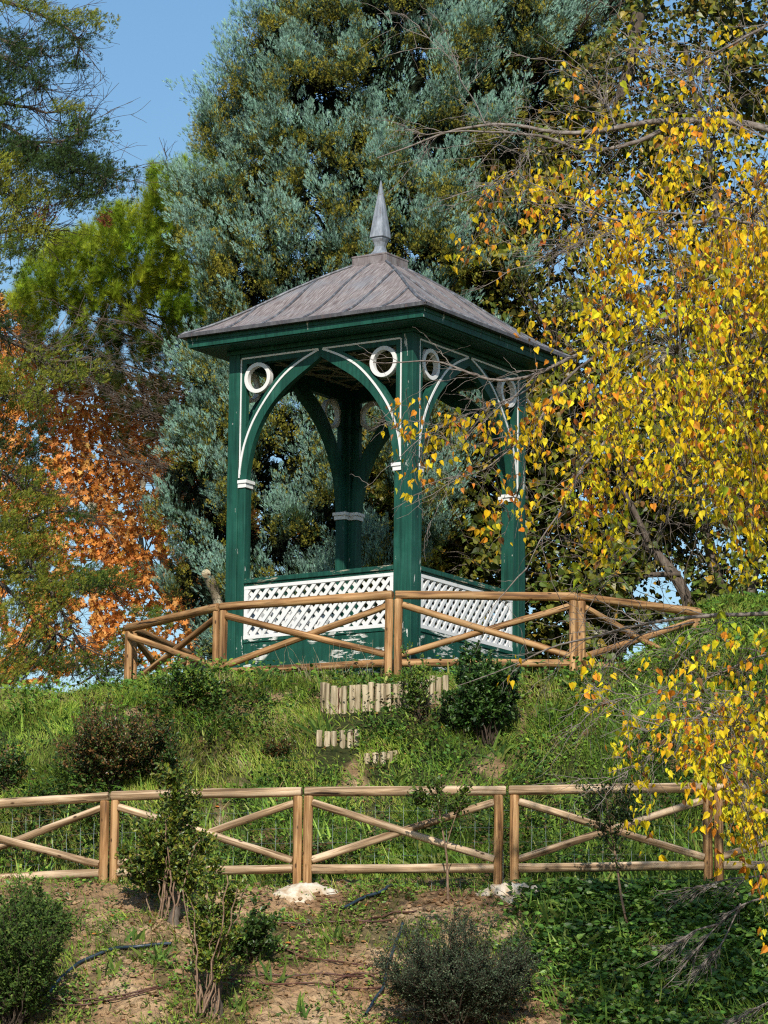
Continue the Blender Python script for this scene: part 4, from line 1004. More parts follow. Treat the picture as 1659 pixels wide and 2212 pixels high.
for i, (pts, D, r0, r1) in enumerate(br):
    vp = smooth_line(np.array(pts, float), 26); P = at(vp[:, 0], vp[:, 1], D+.5*np.sin(np.linspace(0, 3, 26)+i)); P = wiggle(P, .006, 100+i)
    Pm.append(P); lines.append((P, np.linspace(r0, r1, 26)*1.0))
Pm = np.array(Pm)
# off-picture limbs joining the boughs to the trunk
trk = smooth_line([(8.0, 30.4, .6), (7.8, 30.4, 5), (8.0, 30.6, 9), (7.6, 30.4, 15)], 20); lines.append((trk, np.linspace(.30, .12, 20)))
for b_ in (0, 2, 3, 5, 8, 9, 10, 11, 13, 14, 15, 16, 17, 20, 23):
    e0 = Pm[b_][0]; z = e0[2]-1.2; s = np.array([np.interp(z, trk[:, 2], trk[:, 0]), 30.45, max(z, 1.6)]); lines.append((smooth_line([s, (s+e0)/2+np.array([0, 0, .3]), e0], 14), np.linspace(.08, float(br[b_][2]), 14)))
p_, t_, i_, tt_ = along(Pm, None, 16, .05); L2 = rng.uniform(.25, 1.1, len(p_))*(1-.45*tt_)
d2 = t_*.9+rv(len(p_))*np.array([.6, .5, .6]); P2 = grow(p_, d2, L2, 10, .5, -.10, .014)
vw = toview(P2[:, -1]); ok = ~((vw[:, 0] < 760) | ((vw[:, 0] < 980) & (vw[:, 1] < 250) & (rng.uniform(0, 1, len(vw)) < .5)))
# keep shoots off the open gazebo front
P2 = P2[ok]; lines.append((P2, np.linspace(.005, .0018, 10)[None]*rng.uniform(.6, 1.3, (len(P2), 1))))
p_, t_, i_, _ = along(P2, None, 4, .2); P3 = grow(p_, t_*.7+rv(len(p_))*.8, rng.uniform(.08, .4, len(p_)), 7, .5, -.15, .02)
vw = toview(P3[:, -1]); P3 = P3[vw[:, 0] > 750]
lines.append((P3, np.linspace(.0026, .0013, 7)[None]*np.ones((len(P3), 1))))
# leaves hang in clusters
yreg = [([(1700, -150), (2350, -100), (2350, 1100), (1700, 1090)], 200, 30.6, 2.2), ([(1700, 1330), (2300, 1300), (2300, 1850), (1700, 1800)], 80, 29.4, 1.4),
        ([(1250, 560), (1330, 480), (1500, 420), (1700, 380), (1700, 1090), (1560, 1150), (1490, 1010), (1330, 1050), (1240, 950), (1210, 860), (1200, 790), (1270, 690)], 264, 30.00, 1.5),
        ([(1330, 560), (1500, 480), (1700, 430), (1700, 1080), (1600, 1100), (1480, 960), (1300, 900)], 152, 31.00, 1.0),
        ([(1380, 120), (1560, 40), (1700, -30), (1700, 430), (1480, 470), (1400, 420), (1440, 300), (1420, 200)], 44, 31.00, 1.2),
        ([(1180, 180), (1380, 60), (1420, 200), (1330, 300), (1220, 260)], 7, 31.40, .8),
        ([(1420, 260), (1560, 250), (1700, 300), (1700, 560), (1540, 500), (1440, 400)], 28, 30.40, .8),
        ([(1160, 310), (1230, 300), (1250, 340), (1200, 370), (1160, 340)], 4, 31.40, .3),
        ([(990, 330), (1080, 360), (1090, 400), (1010, 400)], 4, 31.40, .4),
        ([(1050, 370), (1110, 380), (1110, 430), (1070, 430)], 4, 31.40, .4),
        ([(1140, 360), (1220, 370), (1230, 440), (1180, 480), (1110, 470), (1120, 400)], 14, 31.00, .5),
        ([(980, 480), (1060, 480), (1130, 490), (1160, 520), (1050, 540), (990, 520)], 7, 31.40, .4),
        ([(1250, 340), (1420, 330), (1430, 470), (1330, 500), (1250, 440)], 19, 30.90, .8),
        ([(1270, 500), (1360, 480), (1380, 560), (1290, 580)], 11, 30.90, .6),
        ([(1180, 470), (1270, 470), (1250, 530), (1180, 520)], 4, 31.20, .6),
        ([(1100, 680), (1200, 690), (1240, 760), (1180, 760), (1110, 720)], 9, 31.90, .5),
        ([(820, 870), (880, 860), (900, 930), (870, 980), (830, 930)], 5, 32.40, .2),
        ([(860, 930), (930, 940), (930, 1000), (900, 1030), (870, 1000)], 7, 32.40, .2),
        ([(900, 860), (950, 860), (940, 910), (905, 900)], 2, 32.40, .2),
        ([(940, 930), (1060, 880), (1100, 930), (1060, 990), (960, 1000)], 12, 32.40, .4),
        ([(1060, 870), (1140, 860), (1160, 930), (1140, 990), (1060, 960)], 11, 32.40, .4),
        ([(1030, 1080), (1090, 1070), (1080, 1120), (1030, 1130)], 4, 32.40, .3),
        ([(990, 1030), (1060, 1030), (1130, 1060), (1160, 1090), (1010, 1060)], 6, 32.40, .4),
        ([(1130, 900), (1230, 880), (1290, 960), (1260, 1020), (1160, 1030)], 16, 31.80, .6),
        ([(1230, 1010), (1330, 1010), (1350, 1100), (1330, 1200), (1290, 1235), (1250, 1200), (1240, 1100)], 25, 30.80, .5),
        ([(1400, 980), (1500, 1000), (1480, 1080), (1410, 1080)], 9, 30.80, .5),
        ([(1570, 1100), (1660, 1080), (1640, 1200), (1600, 1240), (1560, 1180)], 14, 30.00, .5),
        ([(1390, 1430), (1520, 1380), (1700, 1360), (1700, 1560), (1560, 1560), (1400, 1540)], 32, 29.00, 1.0),
        ([(1360, 1560), (1480, 1540), (1460, 1600), (1400, 1640), (1360, 1620)], 8, 29.20, .4),
        ([(1480, 1540), (1700, 1520), (1700, 1760), (1620, 1800), (1540, 1720), (1460, 1720), (1480, 1620)], 67, 28.70, .8),
        ([(1255, 1440), (1330, 1450), (1300, 1480), (1260, 1480)], 4, 29.90, .3),
        ([(1540, 1330), (1590, 1330), (1585, 1365), (1550, 1365)], 2, 29.40, .2),
        ([(1395, 1760), (1425, 1755), (1425, 1785), (1400, 1785)], 1, 28.90, .1),
        ([(1360, 1650), (1400, 1640), (1400, 1690), (1365, 1680)], 2, 29.00, .1),
        ([(1580, 1760), (1610, 1770), (1600, 1810), (1580, 1800)], 3, 28.80, .1),
        ([(1615, 1870), (1659, 1860), (1659, 1890), (1620, 1890)], 2, 28.40, .1),
        ([(1625, 1960), (1700, 1950), (1700, 2010), (1640, 2010)], 5, 28.20, .2),
        ([(1125, 1405), (1140, 1405), (1140, 1435), (1125, 1430)], 1, 30.40, .05)]
pc = []

for poly, n, D, dj in yreg:
    q = polyfill(poly, int(n*1.9) if n > 40 else n)
    if n > 40: q = q[vn(q[:, 0]/48., q[:, 1]/42., 88)*.6+vn(q[:, 0]/20., q[:, 1]/26., 89)*.4 > .50-.1*((q[:, 0] > 1450) & (q[:, 1] > 520))]
    pc.append(at(q[:, 0], q[:, 1], D+rng.uniform(-dj, dj, len(q))))
Cc = np.concatenate(pc)
# hanging twig of each cluster, joined to the nearest shoot
allp = np.concatenate([Pm.reshape(-1, 3), P2[:, ::2].reshape(-1, 3)])
A = []
for c0 in range(0, len(Cc), 400):
    d = ((Cc[c0:c0+400, None, :]-allp[None])**2*np.array([1, .35, 1])).sum(-1)+np.where(allp[None, :, 2] < Cc[c0:c0+400, None, 2]-.05, .3, 0); A.append(allp[d.argmin(1)])
A = np.concatenate(A); t = np.linspace(0, 1, 10)[None, :, None]; Bt = Cc+np.array([0, 0, .08])
Pt = A[:, None]*(1-t)+Bt[:, None]*t; Pt[..., 2] += .18*np.sin(t[..., 0]*pi)*np.linalg.norm(Bt-A, axis=1)[:, None]; Pt = wiggle(Pt, .008)
lines.append((Pt, np.linspace(.0042, .0016, 10)[None]*np.ones((len(Pt), 1))))
hang = Bt[:, None]+np.linspace(0, 1, 6)[None, :, None]*(np.array([0, 0, -.30])+rng.normal(0, .09, (len(Bt), 1, 3))); lines.append((hang, np.full((len(hang), 6), .0013)))
per = rng.integers(3, 19, len(Cc)); per[(toview(Cc)[:, 0] < 1210) & (rng.uniform(0, 1, len(Cc)) < .35)] = 2; ix = np.repeat(np.arange(len(Cc)), per); n = len(ix)
s = rng.uniform(0, 5, n); i0 = np.clip(s.astype(int), 0, 4); Pl = hang[ix, i0]+(hang[ix, i0+1]-hang[ix, i0])*(s-i0)[:, None]+rng.normal(0, 1, (n, 3))*np.array([.06, .07, .035])
ylw = np.array([(.90, .54, .015), (.95, .66, .03), (.72, .54, .02), (.80, .30, .03), (.38, .38, .025), (.50, .17, .04)])
vv = toview(Pl); og_ = np.clip(1-(vv[:, 0]-900)/500, 0, 1)*.6
cl = rng.uniform(0, 1, len(Cc))[ix]; ora = (rng.uniform(0, 1, n) < .15+og_*.62*cl+.10*(cl > .8))
ci = np.where(ora, rng.choice([3, 5, 0], n, p=[.62, .22, .16]), np.where(cl < .3, rng.choice([2, 4, 1], n, p=[.5, .25, .25]), rng.choice([0, 1, 2], n, p=[.45, .35, .2])))
gold_ = ((vv[:, 0] > 1200) & (vv[:, 1] > 640))*rng.uniform(.3, 1, n); col = jit(ylw[ci]*(1+np.array([.02, .20, .1])*gold_[:, None]*((ci != 3) & (ci != 5))[:, None]), .13, .05)  # lower right leaves are a clearer yellow
DD = norm(np.array([0, 0, -1.])+rv(n)*.68); NN = norm(np.array([0, -.7, .3])+rv(n)*1.3)
sz = rng.uniform(.034, .076, n); col[rng.uniform(0, 1, n) < .05] = (.22, .11, .04)
curl = LEAF_HEART[0].copy(); curl[:, 2] = np.abs(curl[:, 1])*.95-.35*curl[:, 0]**2; ck = rng.uniform(0, 1, n) < .45
lv = inst(*LEAF_HEART, Pl[~ck], DD[~ck], NN[~ck], sz[~ck], (sz*rng.uniform(.5, .82, n))[~ck], col[~ck]); lv2 = inst(curl, LEAF_HEART[1], Pl[ck], DD[ck], NN[ck], sz[ck], (sz*rng.uniform(.4, .75, n))[ck], col[ck])
# petioles are part of the leaf stalks; upper crown outside the picture shades the lower right slope
nU = 4200; U = np.stack([rng.uniform(1.9, 8.0, nU), rng.uniform(21.5, 24.5, nU), rng.uniform(0, 1, nU)], -1)
zlo = 1.6+U[:, 1]*.334; U[:, 2] = zlo+U[:, 2]*(13.6-zlo+.8*(vn(U[:, 0]*1.2, U[:, 1]*0+3, 81)-.5)*2)-0.0
gk = (vn(U[:, 0]*2.2, U[:, 2]*2.2, 82) > .44) & (U[:, 0] > 2.3+1.6*(vn(U[:, 2]*1.6, U[:, 2]*0, 83)-.5)) ; U = U[gk]
nU = len(U); su = rng.uniform(.09, .14, nU)
lu = inst(*LEAF_HEART, U, norm(np.array([0, 0, -1.])+rv(nU)*.5), norm(np.array([0, -1, .35])+rv(nU)*.8), su, su, jit(ylw[rng.choice(6, nU)], .15, .05))
finish_leaves('crown', [lv, lv2, lu], M['lf_yellow'], yel, og)
Pu = grow(np.repeat(np.array([[7.7, 30.5, 13.]]), 8, 0), np.stack([rng.uniform(-.8, -.2, 8), np.full(8, -1.0), rng.uniform(-.35, -.1, 8)], -1), rng.uniform(7, 8, 8), 14, .12); lines.append((Pu, np.linspace(.06, .01, 14)[None]*np.ones((8, 1))))
tube_obj('branches', lines, M['twig'], yel, og, 6)
# bare dead spray at the lower right
dead = empty('dead_branch', tuple(at(1659, 1900, 30)), 'bare grey dead branch with fine twigs hanging over the shaded slope at lower right', 'branch'); og = at(1659, 1900, 30)
dl_ = []
for pts in ([(1720, 1930), (1659, 1937), (1600, 1952), (1550, 1997), (1510, 2047), (1475, 2087)], [(1720, 1890), (1659, 1892), (1580, 1897), (1490, 1922), (1475, 1918)], [(1600, 1952), (1560, 2040), (1520, 2080)], [(1720, 2150), (1659, 2165), (1610, 2190)], [(1550, 1997), (1500, 2010), (1465, 2035)]):
    vp = smooth_line(np.array(pts, float), 14); dl_.append(at(vp[:, 0], vp[:, 1], 30))
dl_ = np.array(dl_); p_, t_, i_, _ = along(dl_, None, 16, .35); P2 = grow(p_, t_*.8+np.array([-.3, 0, -.45])+rv(len(p_))*.35, rng.uniform(.1, .32, len(p_)), 7, .3); p2, t2, _, _ = along(P2, None, 5, .2); P3 = grow(p2, t2+rv(len(p2))*.5, rng.uniform(.05, .14, len(p2)), 4, .2)
tube_obj('twigs', [(dl_, np.linspace(.011, .004, 14)[None]*np.ones((len(dl_), 1))), (P2, np.linspace(.0038, .002, 7)[None]*np.ones((len(P2), 1))), (P3, np.linspace(.002, .0013, 4)[None]*np.ones((len(P3), 1)))], M['twig'], dead, og)

# ------------------------------------------------------------------ shrubs and saplings
def shrub(name, label, cat, base_v, spread, height, nstem, nleaf, leaf, cols, mat='lf_gloss', tmpl=LEAF_OVAL, stemmat='twig_dark', lean=(0, 0), lo=.25, r0=.009, sub=7, subl=.3, tilt=.5, fan=.5, base=None, shape=1.0, group=None):
    B = ground(*base_v) if base is None else np.asarray(base)
    e = empty(name, tuple(B), label, cat, group)
    st = B+np.stack([rng.normal(0, spread*.10, nstem), rng.normal(0, spread*.10, nstem), np.full(nstem, -.05)], -1)
    a = rng.uniform(0, 2*pi, nstem); k = np.sqrt(rng.uniform(0, 1, nstem))*spread/height*fan*2
    D = np.stack([np.cos(a)*k+lean[0], np.sin(a)*k+lean[1], np.ones(nstem)], -1)
    Ls = height*rng.uniform(.5, 1.08, nstem)*(1-.25*(k/k.max())**2*shape)
    P = grow(st, D, Ls, 12, .18)
    p_, t_, i_, tt = along(P, None, sub, lo); P2 = grow(p_, t_*.7+rv(len(p_))*.75+np.array([0, 0, .25]), subl*rng.uniform(.5, 1.1, len(p_))*(1.15-.5*tt), 7, .35)
    tube_obj('stems', [(P, np.linspace(r0, r0*.35, 12)[None]*rng.uniform(.7, 1.2, (nstem, 1))), (P2, np.linspace(r0*.35, .0015, 7)[None]*np.ones((len(P2), 1)))], M[stemmat], e, B, 5)
    m_ = max(1, int(nleaf*.75/len(P2))); q_, tq, iq, _ = along(P2, None, m_, .15)
    m2 = max(1, int(nleaf*.25/nstem)); q2_, tq2, _, _ = along(P, None, m2, max(lo, .5))
    Q = np.concatenate([q_, q2_]); T_ = np.concatenate([tq, tq2]); Q = Q+rv(len(Q))*.018
    n = len(Q); cc = np.array(cols); col = jit(cc[rng.choice(len(cc), n)], .2, .06)
    L_ = leaf*rng.uniform(.7, 1.25, n)
    lv_ = inst(*tmpl, Q, norm(T_*.5+rv(n)*.9+np.array([0, -.2, .2])), norm(np.array([0, -.6, .8])+rv(n)*tilt*1.4), L_, L_*.52, col)
    finish_leaves('leaves', [lv_], M[mat], e, B)
    return e
DG = [(.03, .075, .014), (.05, .11, .02), (.075, .14, .026), (.022, .05, .012)]
LG = [(.11, .19, .024), (.08, .15, .022), (.17, .22, .028), (.05, .10, .018)]
shrub('privet_shrub', 'dark glossy evergreen shrub in front of the gazebo fence, tallest and densest there', 'shrub', (1048, 1600), .46, 1.05, 40, 11500, .05, DG, sub=9, fan=.55, subl=.26)
shrub('privet_shrub', 'low dark evergreen shrub growing out of the left foot of the dense one', 'shrub', (990, 1590), .26, .52, 14, 1900, .045, DG, subl=.2)
shrub('young_shrub', 'small open shrub with upright twigs before the pair of posts near the gazebo corner', 'shrub', (915, 1560), .28, .88, 16, 1750, .036, LG, lean=(-.18, 0), sub=7, subl=.2, lo=.3)
shrub('privet_shrub', 'leafy green shrub under the second upper fence post, left of the gazebo', 'shrub', (422, 1535), .52, .56, 34, 5200, .042, LG[:3]+DG[:2], subl=.26)
shrub('privet_shrub', 'sprawling small shrub at the crest between the first two upper fence posts', 'shrub', (352, 1500), .25, .32, 12, 1000, .035, LG[:2]+DG[:2], subl=.2)
RD = [(.07, .085, .018), (.14, .065, .022), (.05, .08, .016), (.18, .10, .03), (.06, .11, .02)]
shrub('berry_bush', 'broad dark reddish bush on the left slope above the lower fence', 'bush', (235, 1705), .80, 1.0, 70, 19000, .032, RD, sub=11, subl=.32, fan=.62)
shrub('berry_bush', 'dark low bush merging into the right flank of the reddish bush', 'bush', (350, 1700), .45, .66, 30, 6000, .032, RD[2:]+DG, sub=8, subl=.26)
shrub('berry_bush', 'small dark bush at the far left edge above the lower fence', 'bush', (15, 1705), .4, .6, 24, 3800, .034, RD[2:]+DG, sub=8, subl=.22)
shrub('berry_bush', 'small brownish bush on the slope between the two short stake rows and the reddish bush', 'bush', (598, 1640), .26, .28, 20, 1900, .028, RD, sub=8, subl=.14)
shrub('stem_shrub', 'leafy shrub on bare tan stems standing before the left lower fence posts', 'shrub', (365, 1990), .76, 1.26, 12, 17000, .042, [(.08, .13, .018), (.13, .17, .02), (.05, .09, .014), (.20, .20, .025)], stemmat='stem', lo=.56, r0=.0085, sub=36, subl=.36, fan=.55, lean=(-.04, 0))
shrub('stem_shrub', 'taller nearer shrub with a bundle of tan stems rising from an old stump', 'shrub', (450, 2195), .50, 1.55, 9, 6500, .040, [(.11, .17, .02), (.20, .22, .026), (.07, .12, .018)], stemmat='stem', lo=.45, r0=.010, sub=28, subl=.26, fan=.42)

def sapling(label, vpts, D0, crownfrom, nleaf, spread, cols, leaf=.045, r0=.014, forks=()):
    B = ground(*vpts[0]); e = empty('sapling', tuple(B), label, 'sapling')
    st = smooth_line(np.array([B+np.array([0, 0, -.05])]+[at(x, y, B[1]) for x, y in vpts[1:]]), 16); lines = [(st, np.linspace(r0, r0*.35, 16))]; main = [st]
    for f in forks:
        p = smooth_line(np.array([at(x, y, B[1]) for x, y in f]), 16); main.append(p); lines.append((p, np.linspace(r0*.5, r0*.25, 16)))
    mm = np.array(main); p_, t_, i_, tt = along(mm, None, 26, crownfrom); P2 = grow(p_, t_*.6+rv(len(p_))*.8+np.array([0, 0, .2]), spread*rng.uniform(.4, 1.1, len(p_)), 7, .4)
    lines.append((P2, np.linspace(.0035, .0014, 7)[None]*np.ones((len(P2), 1))))
    tube_obj('stem', lines, M['stem'], e, B, 6)
    Q, T_, _, _ = along(P2, None, max(1, nleaf//len(P2)), .1); n = len(Q); Q = Q+rv(n)*.012
    L_ = leaf*rng.uniform(.7, 1.2, n); cc = np.array(cols)
    finish_leaves('leaves', [inst(*LEAF_OVAL, Q, norm(T_*.5+rv(n)*.9), norm(np.array([0, -.6, .8])+rv(n)*.7), L_, L_*.45, jit(cc[rng.choice(len(cc), n)], .2, .06))], M['lf_gloss'], e, B)
sapling('thin sapling with a small leafy crown on a bare pale stem before the lower fence', [(968, 1950), (966, 1850), (955, 1790), (945, 1730), (950, 1690)], 0, .62, 1100, .20, [(.10, .15, .016), (.07, .12, .016), (.05, .085, .012)], forks=[[(962, 1835), (975, 1790), (990, 1745), (1000, 1720)], [(950, 1770), (925, 1745), (905, 1725)]])
sapling('dark shaded sapling with a leaning stem in front of the right lower panel', [(1357, 1998), (1340, 1930), (1332, 1860), (1318, 1790), (1308, 1712)], 0, .40, 2000, .26, [(.03, .055, .012), (.05, .08, .014), (.022, .04, .01)], leaf=.038, forks=[[(1330, 1840), (1295, 1790), (1275, 1730)], [(1325, 1830), (1350, 1780), (1360, 1720)]])
GR = [(.075, .10, .055), (.05, .07, .038), (.11, .14, .08), (.03, .045, .022)]
shrub('grey_bush', 'rounded grey green bush with tiny leaves and fine twigs at the bottom centre', 'bush', (985, 2215), .86, 1.04, 190, 84000, .021, GR, mat='lf', tmpl=LEAF_SMALL, sub=16, subl=.26, fan=.75, lo=.15, shape=1.0, stemmat='twig_dark')
shrub('edge_bush', 'dense small-leaved green bush at the bottom left corner', 'bush', (30, 2225), .60, 1.25, 70, 20000, .034, [(.055, .10, .02), (.09, .14, .025), (.035, .065, .014)], mat='lf', sub=11, subl=.28, fan=.55)
shrub('edge_bush', 'low green bush at the left edge just above the bottom corner one', 'bush', (60, 2050), .55, .62, 40, 9000, .036, [(.06, .11, .02), (.10, .15, .025), (.04, .07, .016)], mat='lf', sub=9, subl=.25, fan=.6)
shrub('grass_shrub', 'leafy dark plant under the lower end of the tall foreground stems', 'shrub', (530, 2080), .28, .55, 16, 2200, .05, [(.035, .07, .014), (.06, .10, .018)], sub=7, subl=.22)

for (bx, by, n_, h0, lb) in ((360, 1985, 5, .95, 'sheaf of bare tan stems standing in the leafy shrub before the left posts'), (440, 2190, 5, 1.15, 'sheaf of tall bare tan stems rising from the nearer stump')):
    B = ground(bx, by)+np.array([0, -.12, 0]); e = empty('bare_stems', tuple(B), lb, 'stems')
    P = grow(B+rng.normal(0, 1, (n_, 3))*np.array([.06, .03, 0]), np.stack([rng.normal(0, .17, n_), rng.normal(0, .1, n_), np.ones(n_)], -1), h0*rng.uniform(.55, 1.1, n_), 12, .1)
    for j in range(n_):
        log_ = P[j]; o_ = tube_obj('stem', [(log_, np.linspace(.010, .006, 12))], M['stem'], e, B, 7)
# old stumps at the foot of the multi-stem shrubs
for (vx, vy, r_, h_, lb) in ((463, 2190, .065, .30, 'rough bark stump at the base of the nearer tan-stemmed shrub'), (375, 1992, .05, .14, 'short knotty stump under the shrub before the left lower posts')):
    B = ground(vx, vy); e_ = tube_obj('tree_stump', [(wiggle(smooth_line([B+np.array([0, 0, -.1]), B+np.array([.01, 0, h_*.5]), B+np.array([.03, 0, h_])], 12), .006), np.linspace(r_*1.3, r_*.8, 12)*(1+.1*rng.normal(0, 1, 12)))], M['bark'], None, (0, 0, 0), 12)
    for q_ in [e_]: tag(q_, lb, 'stump')

# ------------------------------------------------------------------ iris clumps
def iris(vx, vy, n, L, label, group, dark=1.0):
    B = ground(vx, vy); P = B+np.stack([rng.normal(0, .03+.003*n, n), rng.normal(0, .03, n), np.full(n, 0.)], -1); P[:, 2] = H(P[:, 0], P[:, 1])-.01
    k = 6; t = np.linspace(0, 1, k)[None, :, None]; a = rng.normal(0, .55, n); D = norm(np.stack([np.sin(a), rng.normal(-.15, .25, n), np.cos(a)], -1)); Ls = L*rng.uniform(.55, 1.1, n)
    C = P[:, None]+D[:, None]*(t*Ls[:, None, None]); sag = rng.uniform(0, .55, n)**1.5; C[..., 2] -= (sag*Ls)[:, None]*(t[..., 0]**2.4)*.8; C[..., 0] += (np.sign(a)*sag*Ls)[:, None]*(t[..., 0]**2)*.4
    S_ = norm(np.cross(D, np.array([0, -1, .3])+rv(n)*.7)); w = rng.uniform(.009, .016, n)[:, None]*np.array([.8, 1, 1, .9, .6, .05])[None]
    V = np.stack([C-S_[:, None]*w[..., None], C+S_[:, None]*w[..., None]], 2).reshape(-1, 3)
    i = (np.arange(n)[:, None]*k+np.arange(k-1)[None])*2; F = np.stack([i, i+1, i+3, i+2], -1).reshape(-1, 4)
    c = jit(np.array([(.15, .23, .04), (.10, .18, .035), (.19, .25, .05), (.07, .13, .03)])[rng.choice(4, n)]*dark, .12, .05); T = np.repeat(c, k*2, 0)
    o = link('iris_clump', raw_mesh('iris_clump', V-B, [F], [M['grass']], T), None, tuple(B)); tag(o, label, 'plant', group)
ic = [(440, 1905, 16, .42, 'iris clump at the foot of the left pair of lower fence posts'), (555, 2060, 15, .34, 'iris clump with upright blades on the clay between the tan stems and the hoses'), (515, 2045, 10, .26, 'small iris clump beside the tan-stemmed shrub'),
      (340, 2075, 13, .24, 'iris clump just above the blue pipe'), (300, 2035, 9, .2, 'short iris tuft at the upper end of the blue pipe'), (240, 2110, 10, .22, 'iris tuft standing below the blue pipe'), (1180, 2010, 18, .36, 'bright iris clump right of the grey bush in partial shade'),
      (1240, 2045, 10, .26, 'iris tuft further right among the ivy'), (700, 1600, 22, .36, 'iris clump by the short stake row'), (480, 1470, 10, .26, 'iris tuft at the foot of the gazebo fence post'), (570, 1485, 14, .24, 'iris tuft on the crest before the gazebo wall'),
      (1185, 1560, 22, .34, 'iris clump right of the dense evergreen shrub'), (1245, 1540, 16, .34, 'iris clump in the open grass on the right slope'), (1400, 1600, 20, .36, 'iris clump below the yellow branches on the right slope'), (330, 1695, 12, .32, 'iris blades rising behind the left lower rail'),
      (870, 1700, 14, .25, 'iris tuft just above the middle lower rail'), (1080, 1640, 14, .25, 'iris tuft on the slope above the middle posts'), (650, 2195, 12, .22, 'iris tuft at the bottom edge left of centre'), (520, 2190, 10, .22, 'iris tuft at the bottom edge by the stump'),
      (1335, 2150, 14, .25, 'iris tuft deep in the shaded ivy'), (720, 2030, 8, .2, 'small iris tuft on bare clay below the concrete footing'), (620, 1640, 10, .2, 'small iris tuft left of the lowest stakes'), (580, 2120, 10, .24, 'iris tuft hanging over the straight drip hose'), (770, 1890, 12, .2, 'grass-like iris tuft under the bottom rail of the middle panel')]
for vx, vy, n, L, lb in ic: iris(vx, vy, n, L, lb, 'iris clumps on the slope', .75 if vx > 1150 and vy > 1900 else 1.0)  # clumps at lower right get a darker tint, tree shade painted in

# ------------------------------------------------------------------ grass, weeds, ivy, litter
def scatter(n, x0, x1, y0, y1, dens):
    x = rng.uniform(x0, x1, n); y = rng.uniform(y0, y1, n); k = rng.uniform(0, 1, n) < dens(x, y)
    for Pp in PAL:      # nothing tall grows right against the stake rows
        yy = np.interp(x, Pp[:, 0], Pp[:, 1]); k &= ~((x > Pp[0, 0]-.02) & (x < Pp[-1, 0]+.02) & (y < yy+.03) & (y > yy-.42) & (rng.uniform(0, 1, n) < .86))
    return x[k], y[k]
def blades(n, x0, x1, y0, y1, dens, L0, L1, w, cols, lean=.45, patch=3.0, seed=70):
    x, y = scatter(n, x0, x1, y0, y1, dens); m = len(x); P = np.stack([x, y, H(x, y)-.01], -1)
    hgt = (.55+.9*vn(x*patch, y*patch, seed)); a = 2*pi*vn(x*1.5, y*1.5, seed+1)
    D = norm(np.stack([np.cos(a)*.35, np.sin(a)*.35-.1, np.ones(m)], -1)+rv(m)*lean); Ls = rng.uniform(L0, L1, m)*hgt
    k = 4; t = np.linspace(0, 1, k)[None, :, None]; C = P[:, None]+D[:, None]*(t*Ls[:, None, None]); dr = rng.uniform(0, .6, m)*Ls; C[..., 2] -= dr[:, None]*t[..., 0]**2.2
    b = D[:, :2]; C[..., :2] += (dr[:, None, None]*.7)*(t**2)*b[:, None]
    S_ = norm(np.cross(D, rv(m)+np.array([0, -1.2, 0]))); ww = (w*rng.uniform(.6, 1.3, m))[:, None]*np.array([.8, 1., .7, .05])[None]
    V = np.stack([C-S_[:, None]*ww[..., None], C+S_[:, None]*ww[..., None]], 2).reshape(-1, 3)
    i = (np.arange(m)[:, None]*k+np.arange(k-1)[None])*2; F = np.stack([i, i+1, i+3, i+2], -1).reshape(-1, 4)
    cc = np.array(cols); pick = np.clip((vn(x*1.7, y*1.7, seed+2)*.55+rng.uniform(0, .45, m))*len(cc), 0, len(cc)-1).astype(int)
    return V, F, np.repeat(jit(cc[pick], .18, .06)*(.48+1.05*vn(x*2.1+9, y*2.6, seed+5))[:, None], k*2, 0)
GC = [(.05, .10, .018), (.10, .18, .024), (.17, .27, .034), (.26, .35, .05), (.32, .34, .07), (.38, .32, .15)]
dU = lambda x, y: greenness(x, y)*sstep(38.55, 38.9, y)*(.45+.55*sstep(.35, .55, fbm(x*2, y*2, 91)))
STR = [(.20, .32, .05), (.28, .40, .07), (.14, .24, .04), (.34, .38, .10)]
p = [blades(170000, -5.6, 5.6, 38.5, 43.4, dU, .06, .18, .0042, GC),
     blades(4200, -5.6, 5.6, 38.8, 43.4, lambda x, y: sstep(.42, .58, fbm(x*1.4, y*1.4, 191))*(.35+.65*sstep(-1, 2, x)), .14, .30, .011, STR, .35, seed=171),
     blades(2600, -3.5, 4.6, 38.6, 39.8, lambda x, y: sstep(.38, .55, fbm(x*1.8, y*1.8, 192)), .14, .32, .012, STR, .35, seed=172),
     blades(9000, -5.6, 5.6, 38.6, 43.4, lambda x, y: sstep(.48, .62, fbm(x*1.6, y*1.6, 193)), .08, .22, .003, [(.40, .33, .16), (.30, .22, .10)], .8, seed=173),
     blades(30000, -5.6, 5.6, 42.6, 46.5, lambda x, y: .9+0*x, .06, .16, .0042, GC),
     blades(26000, 2.0, 5.6, 41.5, 47.0, lambda x, y: .9+0*x, .06, .17, .0045, GC),
     blades(16000, -5.6, -1.4, 43.0, 46, lambda x, y: .9+0*x, .10, .22, .0045, GC)]
off = finish_leaves('grass', p, M['grass']); tag(off, 'green grass covering the slope between the fences', 'grass', kind='stuff')
dL = lambda x, y: np.clip(greenness(x, y)*.9+.05, 0, 1)*sstep(.3, .6, fbm(x*2.3, y*2.3, 92)+.15)
